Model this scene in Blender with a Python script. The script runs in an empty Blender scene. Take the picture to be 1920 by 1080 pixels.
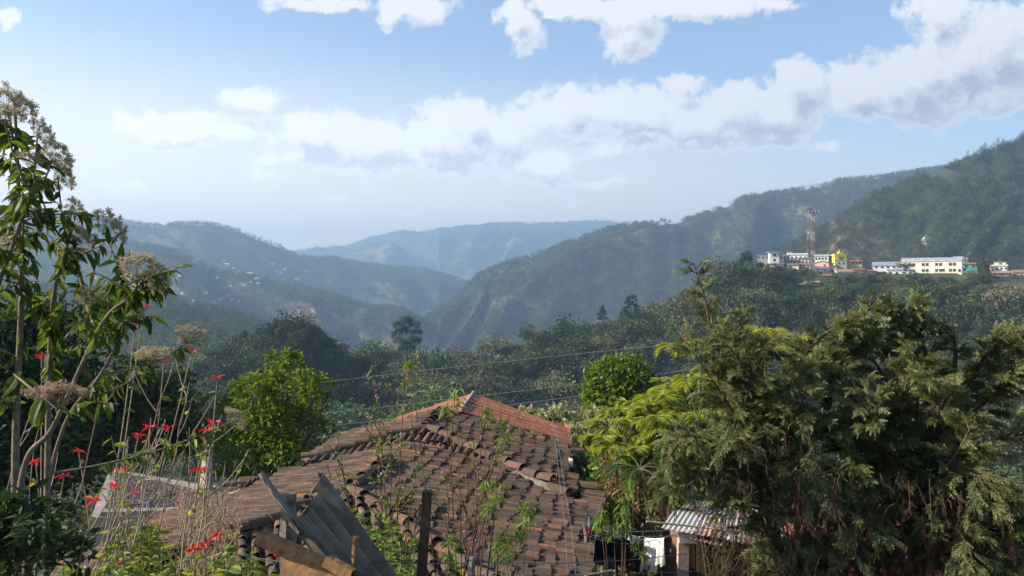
import bpy, math, random
import numpy as np
from mathutils import Vector
rng = np.random.default_rng(7)
random.seed(7)
R = math.radians
SC = bpy.context.scene
COL = SC.collection
F = 1663.0                      # focal length in photo pixels; camera at the origin looking along +Y

def P(px, py, Y):
    return np.array([(px - 960.0) / F * Y, Y, (540.0 - py) / F * Y])
def U(a, b, n=None): return rng.uniform(a, b, n)
def nrm(a):
    a = np.asarray(a, float)
    return a / np.maximum(np.linalg.norm(a, axis=-1, keepdims=True), 1e-9)

# ------------------------------------------------------------------ noise
def _hash(ix, iy, s):
    h = (ix.astype(np.int64) * 374761393 + iy.astype(np.int64) * 668265263 + s * 974634777) & 0xffffffff
    h = ((h ^ (h >> 13)) * 1274126177) & 0xffffffff
    return ((h ^ (h >> 16)) & 0xffff) / 65535.0
def vnoise(x, y, s=0):
    x = np.asarray(x, float); y = np.asarray(y, float)
    ix = np.floor(x); iy = np.floor(y)
    fx = x - ix; fy = y - iy
    fx = fx * fx * (3 - 2 * fx); fy = fy * fy * (3 - 2 * fy)
    a = _hash(ix, iy, s); b = _hash(ix + 1, iy, s); c = _hash(ix, iy + 1, s); d = _hash(ix + 1, iy + 1, s)
    return (a * (1 - fx) + b * fx) * (1 - fy) + (c * (1 - fx) + d * fx) * fy * 1.0
def fbm(x, y, o=4, s=0):
    t = 0; a = .5
    for k in range(o):
        t = t + a * (vnoise(x * 2 ** k, y * 2 ** k, s + k) - .5); a *= .5
    return t * 2

# ------------------------------------------------------------------ mesh builder
class MB:
    def __init__(self): self.V = []; self.Fc = []; self.n = 0
    def add(self, V, faces, mat=0, smooth=False):
        V = np.asarray(V, float).reshape(-1, 3)
        if isinstance(faces, np.ndarray): groups = [faces]
        else:
            by = {}
            for f in faces: by.setdefault(len(f), []).append(f)
            groups = [np.array(g) for g in by.values()]
        for g in groups:
            if len(g): self.Fc.append((g + self.n, mat, smooth))
        self.V.append(V); self.n += len(V)
    def inst(self, T, M, pos, mat=0, smooth=False):
        """k copies of template T=(verts, quad array) with matrices M (k,3,3) and positions (k,3)"""
        tv, tf = T; k = len(pos)
        if k == 0: return
        V = np.einsum('kij,nj->kni', M, tv) + np.asarray(pos)[:, None, :]
        Fq = (tf[None] + (np.arange(k) * len(tv))[:, None, None]).reshape(-1, tf.shape[1])
        self.add(V.reshape(-1, 3), Fq, mat, smooth)
    def box(self, c, s, rz=0.0, mat=0, axes=None):
        s = np.asarray(s) / 2.0
        v = np.array([[x, y, z] for x in (-1, 1) for y in (-1, 1) for z in (-1, 1)]) * s
        if axes is not None: v = v @ np.array(axes)
        else:
            ca, sa = math.cos(rz), math.sin(rz)
            v = np.stack([v[:, 0] * ca - v[:, 1] * sa, v[:, 0] * sa + v[:, 1] * ca, v[:, 2]], 1)
        self.add(v + np.asarray(c), np.array([[0, 1, 3, 2], [4, 6, 7, 5], [0, 4, 5, 1], [2, 3, 7, 6], [0, 2, 6, 4], [1, 5, 7, 3]]), mat)
    def tube(self, pts, rad, n=5, mat=0, smooth=True, cap=True):
        pts = np.asarray(pts, float); m = len(pts)
        rad = np.full(m, rad, float) if np.isscalar(rad) else np.asarray(rad, float)
        if len(rad) != m: rad = np.interp(np.linspace(0, 1, m), np.linspace(0, 1, len(rad)), rad)
        t = nrm(np.gradient(pts, axis=0))
        ref = np.array([0, 0, 1.0]) if abs(t[0][2]) < .9 else np.array([1.0, 0, 0])
        a = nrm(np.cross(t, ref)); b = np.cross(t, a)
        th = np.arange(n) / n * 2 * math.pi
        ring = (a[:, None, :] * np.cos(th)[None, :, None] + b[:, None, :] * np.sin(th)[None, :, None]) * rad[:, None, None] + pts[:, None, :]
        V = ring.reshape(-1, 3)
        i = np.arange(m - 1)[:, None] * n; j = np.arange(n)[None]
        q = np.stack([i + j, i + (j + 1) % n, i + n + (j + 1) % n, i + n + j], -1).reshape(-1, 4)
        self.add(V, q, mat, smooth)
        if cap and n > 2:
            self.add(ring[0], [list(range(n))[::-1]], mat); self.add(ring[-1], [list(range(n))], mat)
    def mesh(self, name):
        me = bpy.data.meshes.new(name)
        V = np.concatenate(self.V) if self.V else np.zeros((0, 3))
        me.vertices.add(len(V)); me.vertices.foreach_set('co', V.astype(np.float32).ravel())
        li = np.concatenate([g.ravel() for g, _, _ in self.Fc]) if self.Fc else np.zeros(0, int)
        cnt = np.concatenate([np.full(len(g), g.shape[1]) for g, _, _ in self.Fc]) if self.Fc else np.zeros(0, int)
        mi = np.concatenate([np.full(len(g), m) for g, m, _ in self.Fc]) if self.Fc else np.zeros(0, int)
        sm = np.concatenate([np.full(len(g), s) for g, _, s in self.Fc]) if self.Fc else np.zeros(0, bool)
        me.loops.add(len(li)); me.loops.foreach_set('vertex_index', li.astype(np.int32))
        me.polygons.add(len(cnt))
        me.polygons.foreach_set('loop_start', (np.cumsum(cnt) - cnt).astype(np.int32))
        me.polygons.foreach_set('material_index', mi.astype(np.int32))
        me.polygons.foreach_set('use_smooth', sm.astype(bool))
        me.update(calc_edges=True)
        return me
    def build(self, name, mats, parent=None, link=True):
        me = self.mesh(name)
        for m in (mats if isinstance(mats, (list, tuple)) else [mats]): me.materials.append(m)
        o = bpy.data.objects.new(name, me)
        if link: COL.objects.link(o)
        if parent is not None: o.parent = parent; o.matrix_parent_inverse = parent.matrix_world.inverted() if False else o.matrix_parent_inverse
        return o

def tag(o, label=None, cat=None, group=None, kind=None):
    if label: o['label'] = label
    if cat: o['category'] = cat
    if group: o['group'] = group
    if kind: o['kind'] = kind
    return o
class Thing:
    """an Empty at the thing's base; parts are built in world coordinates and moved into its frame"""
    def __init__(self, name, label, cat, loc, group=None):
        self.o = bpy.data.objects.new(name, None); COL.objects.link(self.o)
        self.loc = np.asarray(loc, float); self.o.location = self.loc
        self.o.empty_display_size = .1
        tag(self.o, label, cat, group)
    def part(self, name, mb, mats, label=None):
        if not mb.V: return None
        o = mb.build(name, mats, None)
        o.parent = self.o; o.location = -self.loc
        if label: o['label'] = label
        return o
    def sub(self, name, mb, mats, part):
        o = mb.build(name, mats, None); o.parent = part; return o

# ------------------------------------------------------------------ templates
def frames(d, up=(0, 0, 1), roll=None, size=1.0, jit=0.0):
    d = nrm(d); k = len(d)
    upv = np.broadcast_to(np.asarray(up, float), (k, 3)) + (rng.normal(0, jit, (k, 3)) if jit else 0)
    x = np.cross(d, upv); bad = np.linalg.norm(x, axis=1) < 1e-3; x[bad] = (1, 0, 0); x = nrm(x)
    z = np.cross(x, d)
    if roll is not None:
        c = np.cos(roll)[:, None]; s = np.sin(roll)[:, None]
        x, z = x * c + z * s, z * c - x * s
    M = np.stack([x, d, z], -1)
    sz = np.asarray(size, float)
    return M * (sz[:, None, None] if sz.ndim == 1 else sz)
def leafT(w=.28, n=3, fold=.12, droop=.2, peak=.85):
    V = []; Q = []
    for i in range(n + 1):
        t = i / n; ww = max(w * math.sin(math.pi * t ** peak), .004) if i < n else .004
        z = -droop * t * t
        V += [(-ww, t, z + fold * ww / w), (0, t, z), (ww, t, z + fold * ww / w)]
    for i in range(n):
        a = i * 3
        Q += [(a, a + 1, a + 4, a + 3), (a + 1, a + 2, a + 5, a + 4)]
    return np.array(V, float), np.array(Q)
LEAF = leafT(.175, 4, .06, .38); BROAD = leafT(.24, 3, .06, .25); NARROW = leafT(.09, 3, .03, .35); BRACT = leafT(.16, 3, .04, .15)
CARD = (np.array([(0, 0, 0), (.32, .5, .08), (0, 1, -.05), (-.32, .5, .08)], float), np.array([[0, 1, 2, 3]]))
THIN = (np.array([(0, 0, 0), (.16, .45, .04), (0, 1, -.08), (-.16, .45, .04)], float), np.array([[0, 1, 2, 3]]))
def sprayT(n=9, w=.019, ang=30, sub=True):
    """feathery cypress plume: thin nodding axis with short scale-leaf twigs"""
    V = []; Q = []
    def blade(a, d, L, w):
        d = np.array(d); s = np.array([-d[1], d[0], 0]); s = s / max(np.linalg.norm(s), 1e-6); k = len(V); a = np.array(a)
        V.extend([a, a + d * L * .5 + s * w, a + d * L + np.array([0, 0, -.16 * L]), a + d * L * .5 - s * w]); Q.append((k, k + 1, k + 2, k + 3))
    ax = lambda t: np.array([.04 * math.sin(t * 4), t, -.30 * t * t])
    for i in range(4): blade(ax(i / 4), (ax(i / 4 + .3) - ax(i / 4)) / .3, .3, w * 1.2)
    for i in range(n):
        t = .05 + .9 * i / n; L = .30 * (1 - t) ** .6 + .07
        for s in (-1, 1):
            a = R(ang + 9 * ((i * 7) % 3 - 1)); d = np.array([s * math.sin(a), math.cos(a), .3 * ((i % 2) * 2 - 1) - .1])
            blade(ax(t), d, L, w)
            if sub and L > .15:
                for q in (.3, .55, .8):
                    s2 = 1 if q in (.3, .8) else -1
                    a2 = a * s + s2 * R(32); blade(ax(t) + d * L * q, (math.sin(a2), math.cos(a2), d[2]), L * .42, w * .85)
    return np.array(V, float), np.array(Q)
SPRAY = sprayT(7, .034, 32, False); SPRAY_S = sprayT(6, .03, 35, False)

def curve(pts, n=8):
    """Catmull-Rom through control points"""
    p = np.asarray(pts, float)
    if len(p) == 2:
        t = np.linspace(0, 1, n)[:, None]; return p[0] * (1 - t) + p[1] * t
    p = np.concatenate([[2 * p[0] - p[1]], p, [2 * p[-1] - p[-2]]]); out = []
    m = len(p) - 3
    for i in range(m):
        t = np.linspace(0, 1, n, endpoint=(i == m - 1))[:, None]
        a, b, c, d = p[i:i + 4]
        out.append(.5 * ((2 * b) + (-a + c) * t + (2 * a - 5 * b + 4 * c - d) * t ** 2 + (-a + 3 * b - 3 * c + d) * t ** 3))
    return np.concatenate(out)

# ------------------------------------------------------------------ materials
class NT:
    def __init__(self, nt): self.nt = nt; self.N = nt.nodes; self.L = nt.links
    def n(self, t, **kw):
        nd = self.N.new(t)
        for k, v in kw.items():
            if k.startswith('i_'):
                key = k[2:]; key = int(key) if key.isdigit() else key.replace('_', ' ')
                self.put(nd.inputs[key], v)
            else: setattr(nd, k, v)
        return nd
    def put(self, s, v):
        if isinstance(v, bpy.types.NodeSocket): self.L.new(v, s)
        else: s.default_value = v
    def math(self, op, a, b=0.0, c=None, clamp=False):
        nd = self.N.new('ShaderNodeMath'); nd.operation = op; nd.use_clamp = clamp
        self.put(nd.inputs[0], a); self.put(nd.inputs[1], b)
        if c is not None: self.put(nd.inputs[2], c)
        return nd.outputs[0]
    def mix(self, f, a, b):
        nd = self.N.new('ShaderNodeMix'); nd.data_type = 'RGBA'
        self.put(nd.inputs[0], f)
        for s, v in ((nd.inputs[6], a), (nd.inputs[7], b)):
            if not isinstance(v, bpy.types.NodeSocket): v = tuple(v) + (1,) if len(v) == 3 else v
            self.put(s, v)
        return nd.outputs[2]
    def noise(self, vec, scale, detail=4, rough=.55):
        nd = self.N.new('ShaderNodeTexNoise'); self.put(nd.inputs['Scale'], scale); nd.inputs['Detail'].default_value = detail; nd.inputs['Roughness'].default_value = rough
        if vec is not None: self.L.new(vec, nd.inputs['Vector'])
        return nd
    def ramp(self, f, stops):
        nd = self.N.new('ShaderNodeValToRGB'); e = nd.color_ramp.elements
        while len(e) > 1: e.remove(e[-1])
        for k, (p, c) in enumerate(stops):
            el = e[0] if k == 0 else e.new(p)
            el.position = p; el.color = tuple(c) + (1,)
        self.put(nd.inputs[0], f); return nd.outputs[0]
    def maprange(self, v, a, b, c=0.0, d=1.0, smooth=False):
        nd = self.N.new('ShaderNodeMapRange'); nd.interpolation_type = 'SMOOTHSTEP' if smooth else 'LINEAR'
        for k, x in enumerate((v, a, b, c, d)): self.put(nd.inputs[k], x)
        return nd.outputs[0]
def newmat(name):
    m = bpy.data.materials.new(name); m.use_nodes = True; m.node_tree.nodes.clear()
    t = NT(m.node_tree); out = t.n('ShaderNodeOutputMaterial'); return m, t, out
def principled(t, col, rough=.8, spec=.3, metal=0.0, bump=None, bstr=.3, bdist=.02):
    b = t.n('ShaderNodeBsdfPrincipled')
    t.put(b.inputs['Base Color'], col if isinstance(col, bpy.types.NodeSocket) else tuple(col) + (1,))
    t.put(b.inputs['Roughness'], rough); t.put(b.inputs['Specular IOR Level'], spec); t.put(b.inputs['Metallic'], metal)
    if bump is not None:
        bp = t.n('ShaderNodeBump'); bp.inputs['Strength'].default_value = bstr; bp.inputs['Distance'].default_value = bdist
        t.L.new(bump, bp.inputs['Height']); t.L.new(bp.outputs[0], b.inputs['Normal'])
    return b
def plain(name, c1, c2=None, scale=3.0, rough=.85, spec=.2, bump=.25, metal=0.0, detail=6, bdist=.02, rnd=0.0, lo=.35, hi=.65):
    m, t, out = newmat(name)
    co = t.n('ShaderNodeTexCoord').outputs['Object']
    no = t.noise(co, scale, detail, .65)
    c2 = c2 or tuple(x * .6 for x in c1)
    col = t.mix(t.maprange(no.outputs[0], lo, hi), c1, c2)
    if rnd:
        oi = t.n('ShaderNodeObjectInfo')
        hs = t.n('ShaderNodeHueSaturation'); t.L.new(col, hs.inputs['Color'])
        t.put(hs.inputs['Value'], t.maprange(oi.outputs['Random'], 0, 1, 1 - rnd, 1 + rnd)); col = hs.outputs[0]
    t.L.new(principled(t, col, rough, spec, metal, no.outputs[0], bump, bdist).outputs[0], out.inputs[0])
    return m
def leafmat(name, stops, trans=.35, tcol=None, rough=.5, spec=.35, objvar=.0, hue=0.0):
    """stops: list of (pos, colour) picked per leaf; translucent"""
    m, t, out = newmat(name)
    g = t.n('ShaderNodeNewGeometry'); oi = t.n('ShaderNodeObjectInfo')
    col = t.ramp(g.outputs['Random Per Island'], stops)
    if objvar or hue:
        hs = t.n('ShaderNodeHueSaturation'); t.L.new(col, hs.inputs['Color'])
        t.put(hs.inputs['Value'], t.maprange(oi.outputs['Random'], 0, 1, 1 - objvar, 1 + objvar))
        r2 = t.math('FRACT', t.math('MULTIPLY', oi.outputs['Random'], 7.31))
        t.put(hs.inputs['Hue'], t.maprange(r2, 0, 1, .5 - hue, .5 + hue)); col = hs.outputs[0]
    b = principled(t, col, rough, spec)
    tr = t.n('ShaderNodeBsdfTranslucent')
    hs2 = t.n('ShaderNodeHueSaturation', i_Value=1.5, i_Saturation=1.15); t.L.new(col, hs2.inputs['Color'])
    if tcol: hs2.inputs['Hue'].default_value = tcol
    t.L.new(hs2.outputs[0], tr.inputs['Color'])
    mx = t.n('ShaderNodeMixShader', i_0=trans); t.L.new(b.outputs[0], mx.inputs[1]); t.L.new(tr.outputs[0], mx.inputs[2])
    t.L.new(mx.outputs[0], out.inputs[0]); return m
def ev(cols):
    k = len(cols); return [(i / max(k - 1, 1), c) for i, c in enumerate(cols)]
# ================================================================== camera, sun, sky, air
cam = bpy.data.cameras.new('camera'); cam_o = bpy.data.objects.new('camera', cam); COL.objects.link(cam_o)
cam.sensor_width = 36; cam.lens = 36 * F / 1920; cam_o.rotation_euler = (R(90), 0, 0)
cam.clip_start = .1; cam.clip_end = 30000; SC.camera = cam_o
EL, AZ = 28.0, -94.0           # sun: left of the view and a little ahead
sdir = np.array([math.cos(R(EL)) * math.sin(R(AZ)), math.cos(R(EL)) * math.cos(R(AZ)), math.sin(R(EL))])
sun = bpy.data.lights.new('sun', 'SUN'); sun.energy = 5.0; sun.angle = R(.5); sun.color = (1, .91, .76)
sun_o = bpy.data.objects.new('sun', sun); COL.objects.link(sun_o)
sun_o.rotation_euler = Vector(-sdir).to_track_quat('-Z', 'Y').to_euler(); sun_o.location = (-50, 10, 60)

w = bpy.data.worlds.new('World'); SC.world = w; w.use_nodes = True
t = NT(w.node_tree); t.N.clear()
SKYSTR = .13
sky = t.n('ShaderNodeTexSky', sky_type='NISHITA', sun_disc=False, sun_elevation=R(EL), sun_rotation=R(AZ), air_density=1.0, dust_density=2.2, ozone_density=1.0, altitude=1400)
# clouds: (azimuth slope, elevation slope, half widths, strength) of every cloud puff in the sky dome
CL = [(600,0,120,16,.8),(780,10,75,32,1),(980,50,46,44,1),(965,8,28,26,.9),(1185,55,64,46,1.1),(1080,4,80,26,1),(1260,4,210,28,1),(1440,4,80,14,.6),(18,22,26,18,.8),
 (480,180,74,22,.75),(330,236,130,36,.95),(455,240,48,28,.8),
 (600,250,80,46,1.1),(690,268,110,50,1.05),(570,298,100,14,.8),(850,262,120,66,1.2),(875,215,56,36,1.1),(950,240,70,44,1),(780,300,190,22,.9),
 (1005,305,80,44,1.1),(1110,342,80,12,.7),(1060,200,70,48,1.15),(1190,205,110,54,1.2),(1330,215,120,50,1.2),(1440,205,110,62,1.2),(1505,168,56,56,1.2),(1400,262,120,16,.8),(1090,272,60,18,.8),(1190,262,70,20,.8),
 (1290,150,56,18,.6),(1620,172,80,62,1.15),(1715,160,110,78,1.25),(1800,110,120,86,1.25),(1885,90,90,86,1.2),(1760,14,70,34,1),(1690,205,120,26,1),(1850,170,90,46,1.1),(1880,205,26,12,.5),
 (1545,274,44,12,.6),(1085,383,22,9,.6),(640,366,34,9,.45),(240,342,55,11,.4),(500,330,50,12,.35),(690,340,22,13,.5),(950,393,26,5,.35),(1330,268,60,8,.6),(1960,70,60,70,1.2)]
def cloud_group():
    ng = bpy.data.node_groups.new('cloud_density', 'ShaderNodeTree')
    ng.interface.new_socket('p', in_out='INPUT', socket_type='NodeSocketVector')
    ng.interface.new_socket('d', in_out='OUTPUT', socket_type='NodeSocketFloat')
    g = NT(ng); gi = g.n('NodeGroupInput'); go = g.n('NodeGroupOutput')
    p = gi.outputs[0]
    n1 = g.noise(p, 9.0, 2, .5); n2 = g.noise(p, 30.0, 7, .62)
    a = g.n('ShaderNodeVectorMath', operation='MULTIPLY_ADD'); g.L.new(n1.outputs['Color'], a.inputs[0]); a.inputs[1].default_value = (.05, .03, 0); g.L.new(p, a.inputs[2])
    a2 = g.n('ShaderNodeVectorMath', operation='MULTIPLY_ADD'); g.L.new(n2.outputs['Color'], a2.inputs[0]); a2.inputs[1].default_value = (.028, .026, 0); g.L.new(a.outputs[0], a2.inputs[2])
    q = a2.outputs[0]; d = None
    for (cx, cy, rx, ry, s) in CL:
        cx = (cx - 960) / F + .036; cy = (540 - cy) / F + .026; rx /= F * .86; ry /= F * .86
        m = g.n('ShaderNodeVectorMath', operation='MULTIPLY_ADD'); g.L.new(q, m.inputs[0]); m.inputs[1].default_value = (1 / rx, 1 / ry, 0); m.inputs[2].default_value = (-cx / rx, -cy / ry, 0)
        l = g.n('ShaderNodeVectorMath', operation='LENGTH'); g.L.new(m.outputs[0], l.inputs[0])
        v = g.math('MULTIPLY_ADD', l.outputs['Value'], -s, s)
        d = v if d is None else g.math('SMOOTH_MAX', d, v, .25)
    d = g.math('MULTIPLY_ADD', g.math('SUBTRACT', n2.outputs[0], .5), 1.7, d)
    n3 = g.noise(q, 85.0, 4, .65); d = g.math('MULTIPLY_ADD', g.math('SUBTRACT', n3.outputs[0], .5), .55, d)
    g.L.new(d, go.inputs[0]); return ng
cg = cloud_group()
tc = t.n('ShaderNodeTexCoord'); sep = t.n('ShaderNodeSeparateXYZ'); t.L.new(tc.outputs['Generated'], sep.inputs[0])
yy = t.math('MAXIMUM', sep.outputs[1], .05)
comb = t.n('ShaderNodeCombineXYZ'); t.L.new(t.math('DIVIDE', sep.outputs[0], yy), comb.inputs[0]); t.L.new(t.math('DIVIDE', sep.outputs[2], yy), comb.inputs[1])
g1 = t.n('ShaderNodeGroup', node_tree=cg); t.L.new(comb.outputs[0], g1.inputs[0])
off = t.n('ShaderNodeVectorMath', operation='ADD'); t.L.new(comb.outputs[0], off.inputs[0]); off.inputs[1].default_value = (-.012, .026, 0)
g2 = t.n('ShaderNodeGroup', node_tree=cg); t.L.new(off.outputs[0], g2.inputs[0])
alpha = t.maprange(g1.outputs[0], -.05, .36, 0, 1, True)
front = t.math('MULTIPLY', t.maprange(sep.outputs[1], .3, .5, 0, 1, True), t.maprange(sep.outputs[2], -.05, .0, 0, 1, True))
alpha = t.math('MULTIPLY', alpha, front)
thick = t.maprange(g1.outputs[0], .3, 1.2, 0, .55)
lit = t.math('ADD', t.math('MULTIPLY', t.math('SUBTRACT', g1.outputs[0], g2.outputs[0]), 1.35), t.math('SUBTRACT', .80, thick), clamp=True)
glow = t.maprange(t.math('MULTIPLY_ADD', t.math('DIVIDE', sep.outputs[0], yy), .12, t.math('DIVIDE', sep.outputs[2], yy)), .285, -.03, 0, 1, True)
sk = t.n('ShaderNodeVectorMath', operation='MULTIPLY'); t.L.new(sky.outputs[0], sk.inputs[0]); sk.inputs[1].default_value = (.88, .87, .87)
skyc = t.mix(t.math('MULTIPLY', glow, t.maprange(sep.outputs[1], .1, .5, 0, 1, True)), sk.outputs[0], (7.4, 6.2, 4.4))
lit2 = t.math('MAXIMUM', lit, t.math('MULTIPLY', glow, .55))
lit2 = t.math('MAXIMUM', lit2, t.maprange(g1.outputs[0], .62, .10, 0, .95, True))
ccol = t.mix(lit2, (2.0, 2.25, 2.65), (4.4, 4.3, 4.2))
cs = t.n('ShaderNodeVectorMath', operation='SCALE'); t.L.new(ccol, cs.inputs[0]); t.put(cs.inputs['Scale'], t.math('MULTIPLY_ADD', glow, .75, 1.0))
mixc = t.mix(t.math('MULTIPLY', alpha, .93), skyc, cs.outputs[0])
bg = t.n('ShaderNodeBackground', i_Strength=SKYSTR); t.L.new(mixc, bg.inputs[0])
bg0 = t.n('ShaderNodeBackground', i_Strength=SKYSTR); t.L.new(sk.outputs[0], bg0.inputs[0])
ms = t.n('ShaderNodeMixShader'); t.L.new(front, ms.inputs[0]); t.L.new(bg0.outputs[0], ms.inputs[1]); t.L.new(bg.outputs[0], ms.inputs[2])
wo = t.n('ShaderNodeOutputWorld'); t.L.new(ms.outputs[0], wo.inputs[0])
w.cycles.sampling_method = 'MANUAL'; w.cycles.sample_map_resolution = 512

# the air of the valley: one even volume round the whole scene
HZ = .00027
m, t, out = newmat('haze'); pv = t.n('ShaderNodeVolumePrincipled')
pv.inputs['Color'].default_value = (.46, .69, 1, 1); pv.inputs['Density'].default_value = HZ; pv.inputs['Anisotropy'].default_value = .25
t.L.new(pv.outputs[0], out.inputs['Volume'])
hb = MB(); hb.box((0, 3600, -70), (24000, 8800, 1170))
haze = tag(hb.build('haze', m), 'pale blue haze filling the whole valley', 'haze', kind='stuff')

SC.view_settings.view_transform = 'Standard'; SC.view_settings.look = 'None'; SC.view_settings.exposure = 1.0; SC.view_settings.gamma = 1
cy = SC.cycles
cy.use_denoising = True; cy.denoiser = 'OPENIMAGEDENOISE'
cy.max_bounces = 6; cy.diffuse_bounces = 3; cy.glossy_bounces = 2; cy.transmission_bounces = 4; cy.volume_bounces = 0; cy.transparent_max_bounces = 8
cy.sample_clamp_indirect = 4; cy.volume_step_rate = 5; cy.caustics_reflective = False; cy.caustics_refractive = False
cy.use_adaptive_sampling = True; cy.adaptive_threshold = .015

# ================================================================== terrain
def poly(pts):
    a = np.array(pts, float); return lambda x: np.interp(x, a[:, 0], a[:, 1])
NEARY = np.array([-60, -12, 0, 6, 9, 12, 16, 20, 30, 60, 120, 200.])
NEARZ = np.array([6, 1.5, -1.7, -3.5, -4.6, -5.5, -6.3, -7.2, -10.5, -19, -33, -41.])
L1y = poly([(-2500,330),(200,310),(560,270),(660,330),(760,350),(960,370),(1130,390),(1400,430),(1500,440),(1920,440),(4400,430)])
L1p = poly([(-2500,760),(150,760),(320,765),(380,712),(430,692),(480,660),(530,643),(575,638),(610,660),(640,700),(700,702),(800,702),(890,702),(960,680),(1000,668),(1060,650),(1130,632),(1200,610),(1280,578),(1330,552),(1390,520),(1430,504),(1500,504),(1600,507),(1700,511),(1800,514),(1920,517),(2400,525),(4400,560)])
Ay = poly([(-2500,900),(500,900),(900,1000),(1400,1050),(4400,1000)])
Ap = poly([(-2500,520),(0,540),(150,552),(230,560),(280,566),(330,573),(380,584),(440,598),(500,616),(560,640),(640,690),(760,700),(900,690),(1100,670),(1300,620),(1380,520),(1464,474),(1500,455),(1546,430),(1600,396),(1640,370),(1690,350),(1740,328),(1800,308),(1870,284),(1920,264),(2200,190),(3000,120),(4400,100)])
By = poly([(-2500,1700),(780,1700),(860,1800),(1200,1950),(1700,2100),(4400,2200)])
Bp = poly([(-2500,430),(-200,430),(0,432),(100,437),(200,449),(270,465),(330,476),(370,496),(420,516),(480,521),(540,535),(600,550),(660,566),(700,578),(740,580),(770,592),(790,606),(830,578),(870,546),(900,517),(950,496),(1000,481),(1060,461),(1120,438),(1170,425),(1200,421),(1240,422),(1280,415),(1340,396),(1400,372),(1440,366),(1480,361),(1530,352),(1580,339),(1640,336),(1700,326),(1760,318),(2200,280),(4400,260)])
Dy = poly([(-2500,2600),(500,2700),(700,3000),(4400,3400)])
Dp = poly([(-2500,380),(-300,392),(0,398),(100,402),(160,407),(240,420),(290,427),(310,430),(330,423),(400,422),(440,433),(480,448),(520,463),(560,483),(590,489),(620,485),(680,498),(740,506),(800,508),(840,520),(870,530),(900,545),(1000,570),(4400,560)])
Cy = poly([(-2500,6200),(4400,6200)])
Cp = poly([(-2500,500),(300,500),(500,480),(555,470),(600,462),(640,460),(700,445),(760,437),(830,427),(880,424),(920,420),(960,415),(1010,418),(1060,417),(1110,412),(1140,411),(1180,420),(1240,440),(1400,450),(4400,460)])
PXK = np.arange(-2600, 4501, 10.0)
def Zof(py, Y): return (540 - py) / F * Y
def knots(px):
    y1, z1 = L1y(px), Zof(L1p(px), L1y(px)); ya, za = Ay(px), Zof(Ap(px), Ay(px)); yb, zb = By(px), Zof(Bp(px), By(px))
    yd, zd = Dy(px), Zof(Dp(px), Dy(px)); yc, zc = Cy(px), Zof(Cp(px), Cy(px)); o = np.ones_like(px)
    d1 = Zof(720 * o, y1 + 150); d1 = np.where(px > 1400, np.minimum(d1, -45), d1)
    Y = [y1, y1 + np.where(px > 1400, 90, 0) + 1, y1 + 190, ya, ya + 260, yb, yb + 350, yd, yd + 800, yc, yc + 1000]
    Z = [z1, z1 + np.where(px > 1400, 1.5, -.1), d1, za, np.minimum(Zof(690, ya + 260), za - 40), zb, np.minimum(Zof(640, yb + 350), zb - 80), zd, np.minimum(Zof(580, yd + 800), zd - 100), zc, zc - 300]
    return np.array(Y), np.array(Z)
KY, KZ = knots(PXK)
def H(x, y):
    x = np.asarray(x, float); y = np.asarray(y, float); sh = np.broadcast(x, y).shape
    x = np.broadcast_to(x, sh).ravel(); y = np.broadcast_to(y, sh).ravel()
    px = np.clip(960 + F * x / np.maximum(y, 60), -2600, 4500)
    Ys = np.stack([np.interp(px, PXK, KY[k]) for k in range(len(KY))]); Zs = np.stack([np.interp(px, PXK, KZ[k]) for k in range(len(KZ))])
    Ys = np.concatenate([np.full((1, len(px)), 200.), Ys]); Zs = np.concatenate([np.full((1, len(px)), -41.), Zs])
    zn = np.interp(y, NEARY, NEARZ)
    k = np.clip((y[None] >= Ys).sum(0) - 1, 0, len(Ys) - 2); ar = np.arange(len(px))
    ya, yb, za, zb = Ys[k, ar], Ys[k + 1, ar], Zs[k, ar], Zs[k + 1, ar]
    tt = np.clip((y - ya) / (yb - ya), 0, 1); s = tt * tt * (3 - 2 * tt); s = .55 * tt + .45 * s
    z = za * (1 - s) + zb * s
    bell = np.sin(math.pi * tt) ** .8
    shear = np.where(px > 820, -1.0, .8) * np.minimum(tt, 1) * 2.2
    spur = (1 - np.abs(fbm(px / 150 + shear + 1.1 * fbm(px / 260, tt * 1.6 + k, 2, 5), tt * 1.3 + k * 7.3, 4, 11)) * 2.2) * .5
    z = z + bell * y * .058 * (spur - .28) * np.where(k >= 2, 1, np.where(k == 1, 0, .25)) + bell * y * .012 * fbm(x / (y * .03 + 1), y / (y * .05 + 1), 3, 3) * (k >= 2)
    z = np.where(y < 200, zn + .012 * np.abs(x) * 0 + fbm(x / 3, y / 3, 3, 9) * np.clip((y + 2) / 60, .05, 1), z)
    return z.reshape(sh)
def hz(x, y): return float(H(np.array([x]), np.array([y]))[0])
ny = np.concatenate([np.linspace(-60, 0, 16), np.linspace(1, 60, 60), np.geomspace(62, 700, 150), np.geomspace(705, 3600, 240), np.geomspace(3620, 7150, 70)])
sx = np.concatenate([np.linspace(-2.1, -.62, 40), np.linspace(-.61, .61, 420), np.linspace(.62, 2.1, 40)])
GX = sx[None] * (np.abs(ny[:, None]) * .999 + 40); GY = np.repeat(ny[:, None], len(sx), 1); GZ = H(GX, GY)
nr, nc = GX.shape
ii = (np.arange(nr - 1)[:, None] * nc + np.arange(nc - 1)[None]).ravel()
gm = MB(); gm.add(np.stack([GX, GY, GZ], -1).reshape(-1, 3), np.stack([ii, ii + 1, ii + nc + 1, ii + nc], 1), 0, True)
m, t, out = newmat('hillside_ground')
co = t.n('ShaderNodeTexCoord').outputs['Object']
sep = t.n('ShaderNodeSeparateXYZ'); t.L.new(co, sep.inputs[0])
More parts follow.
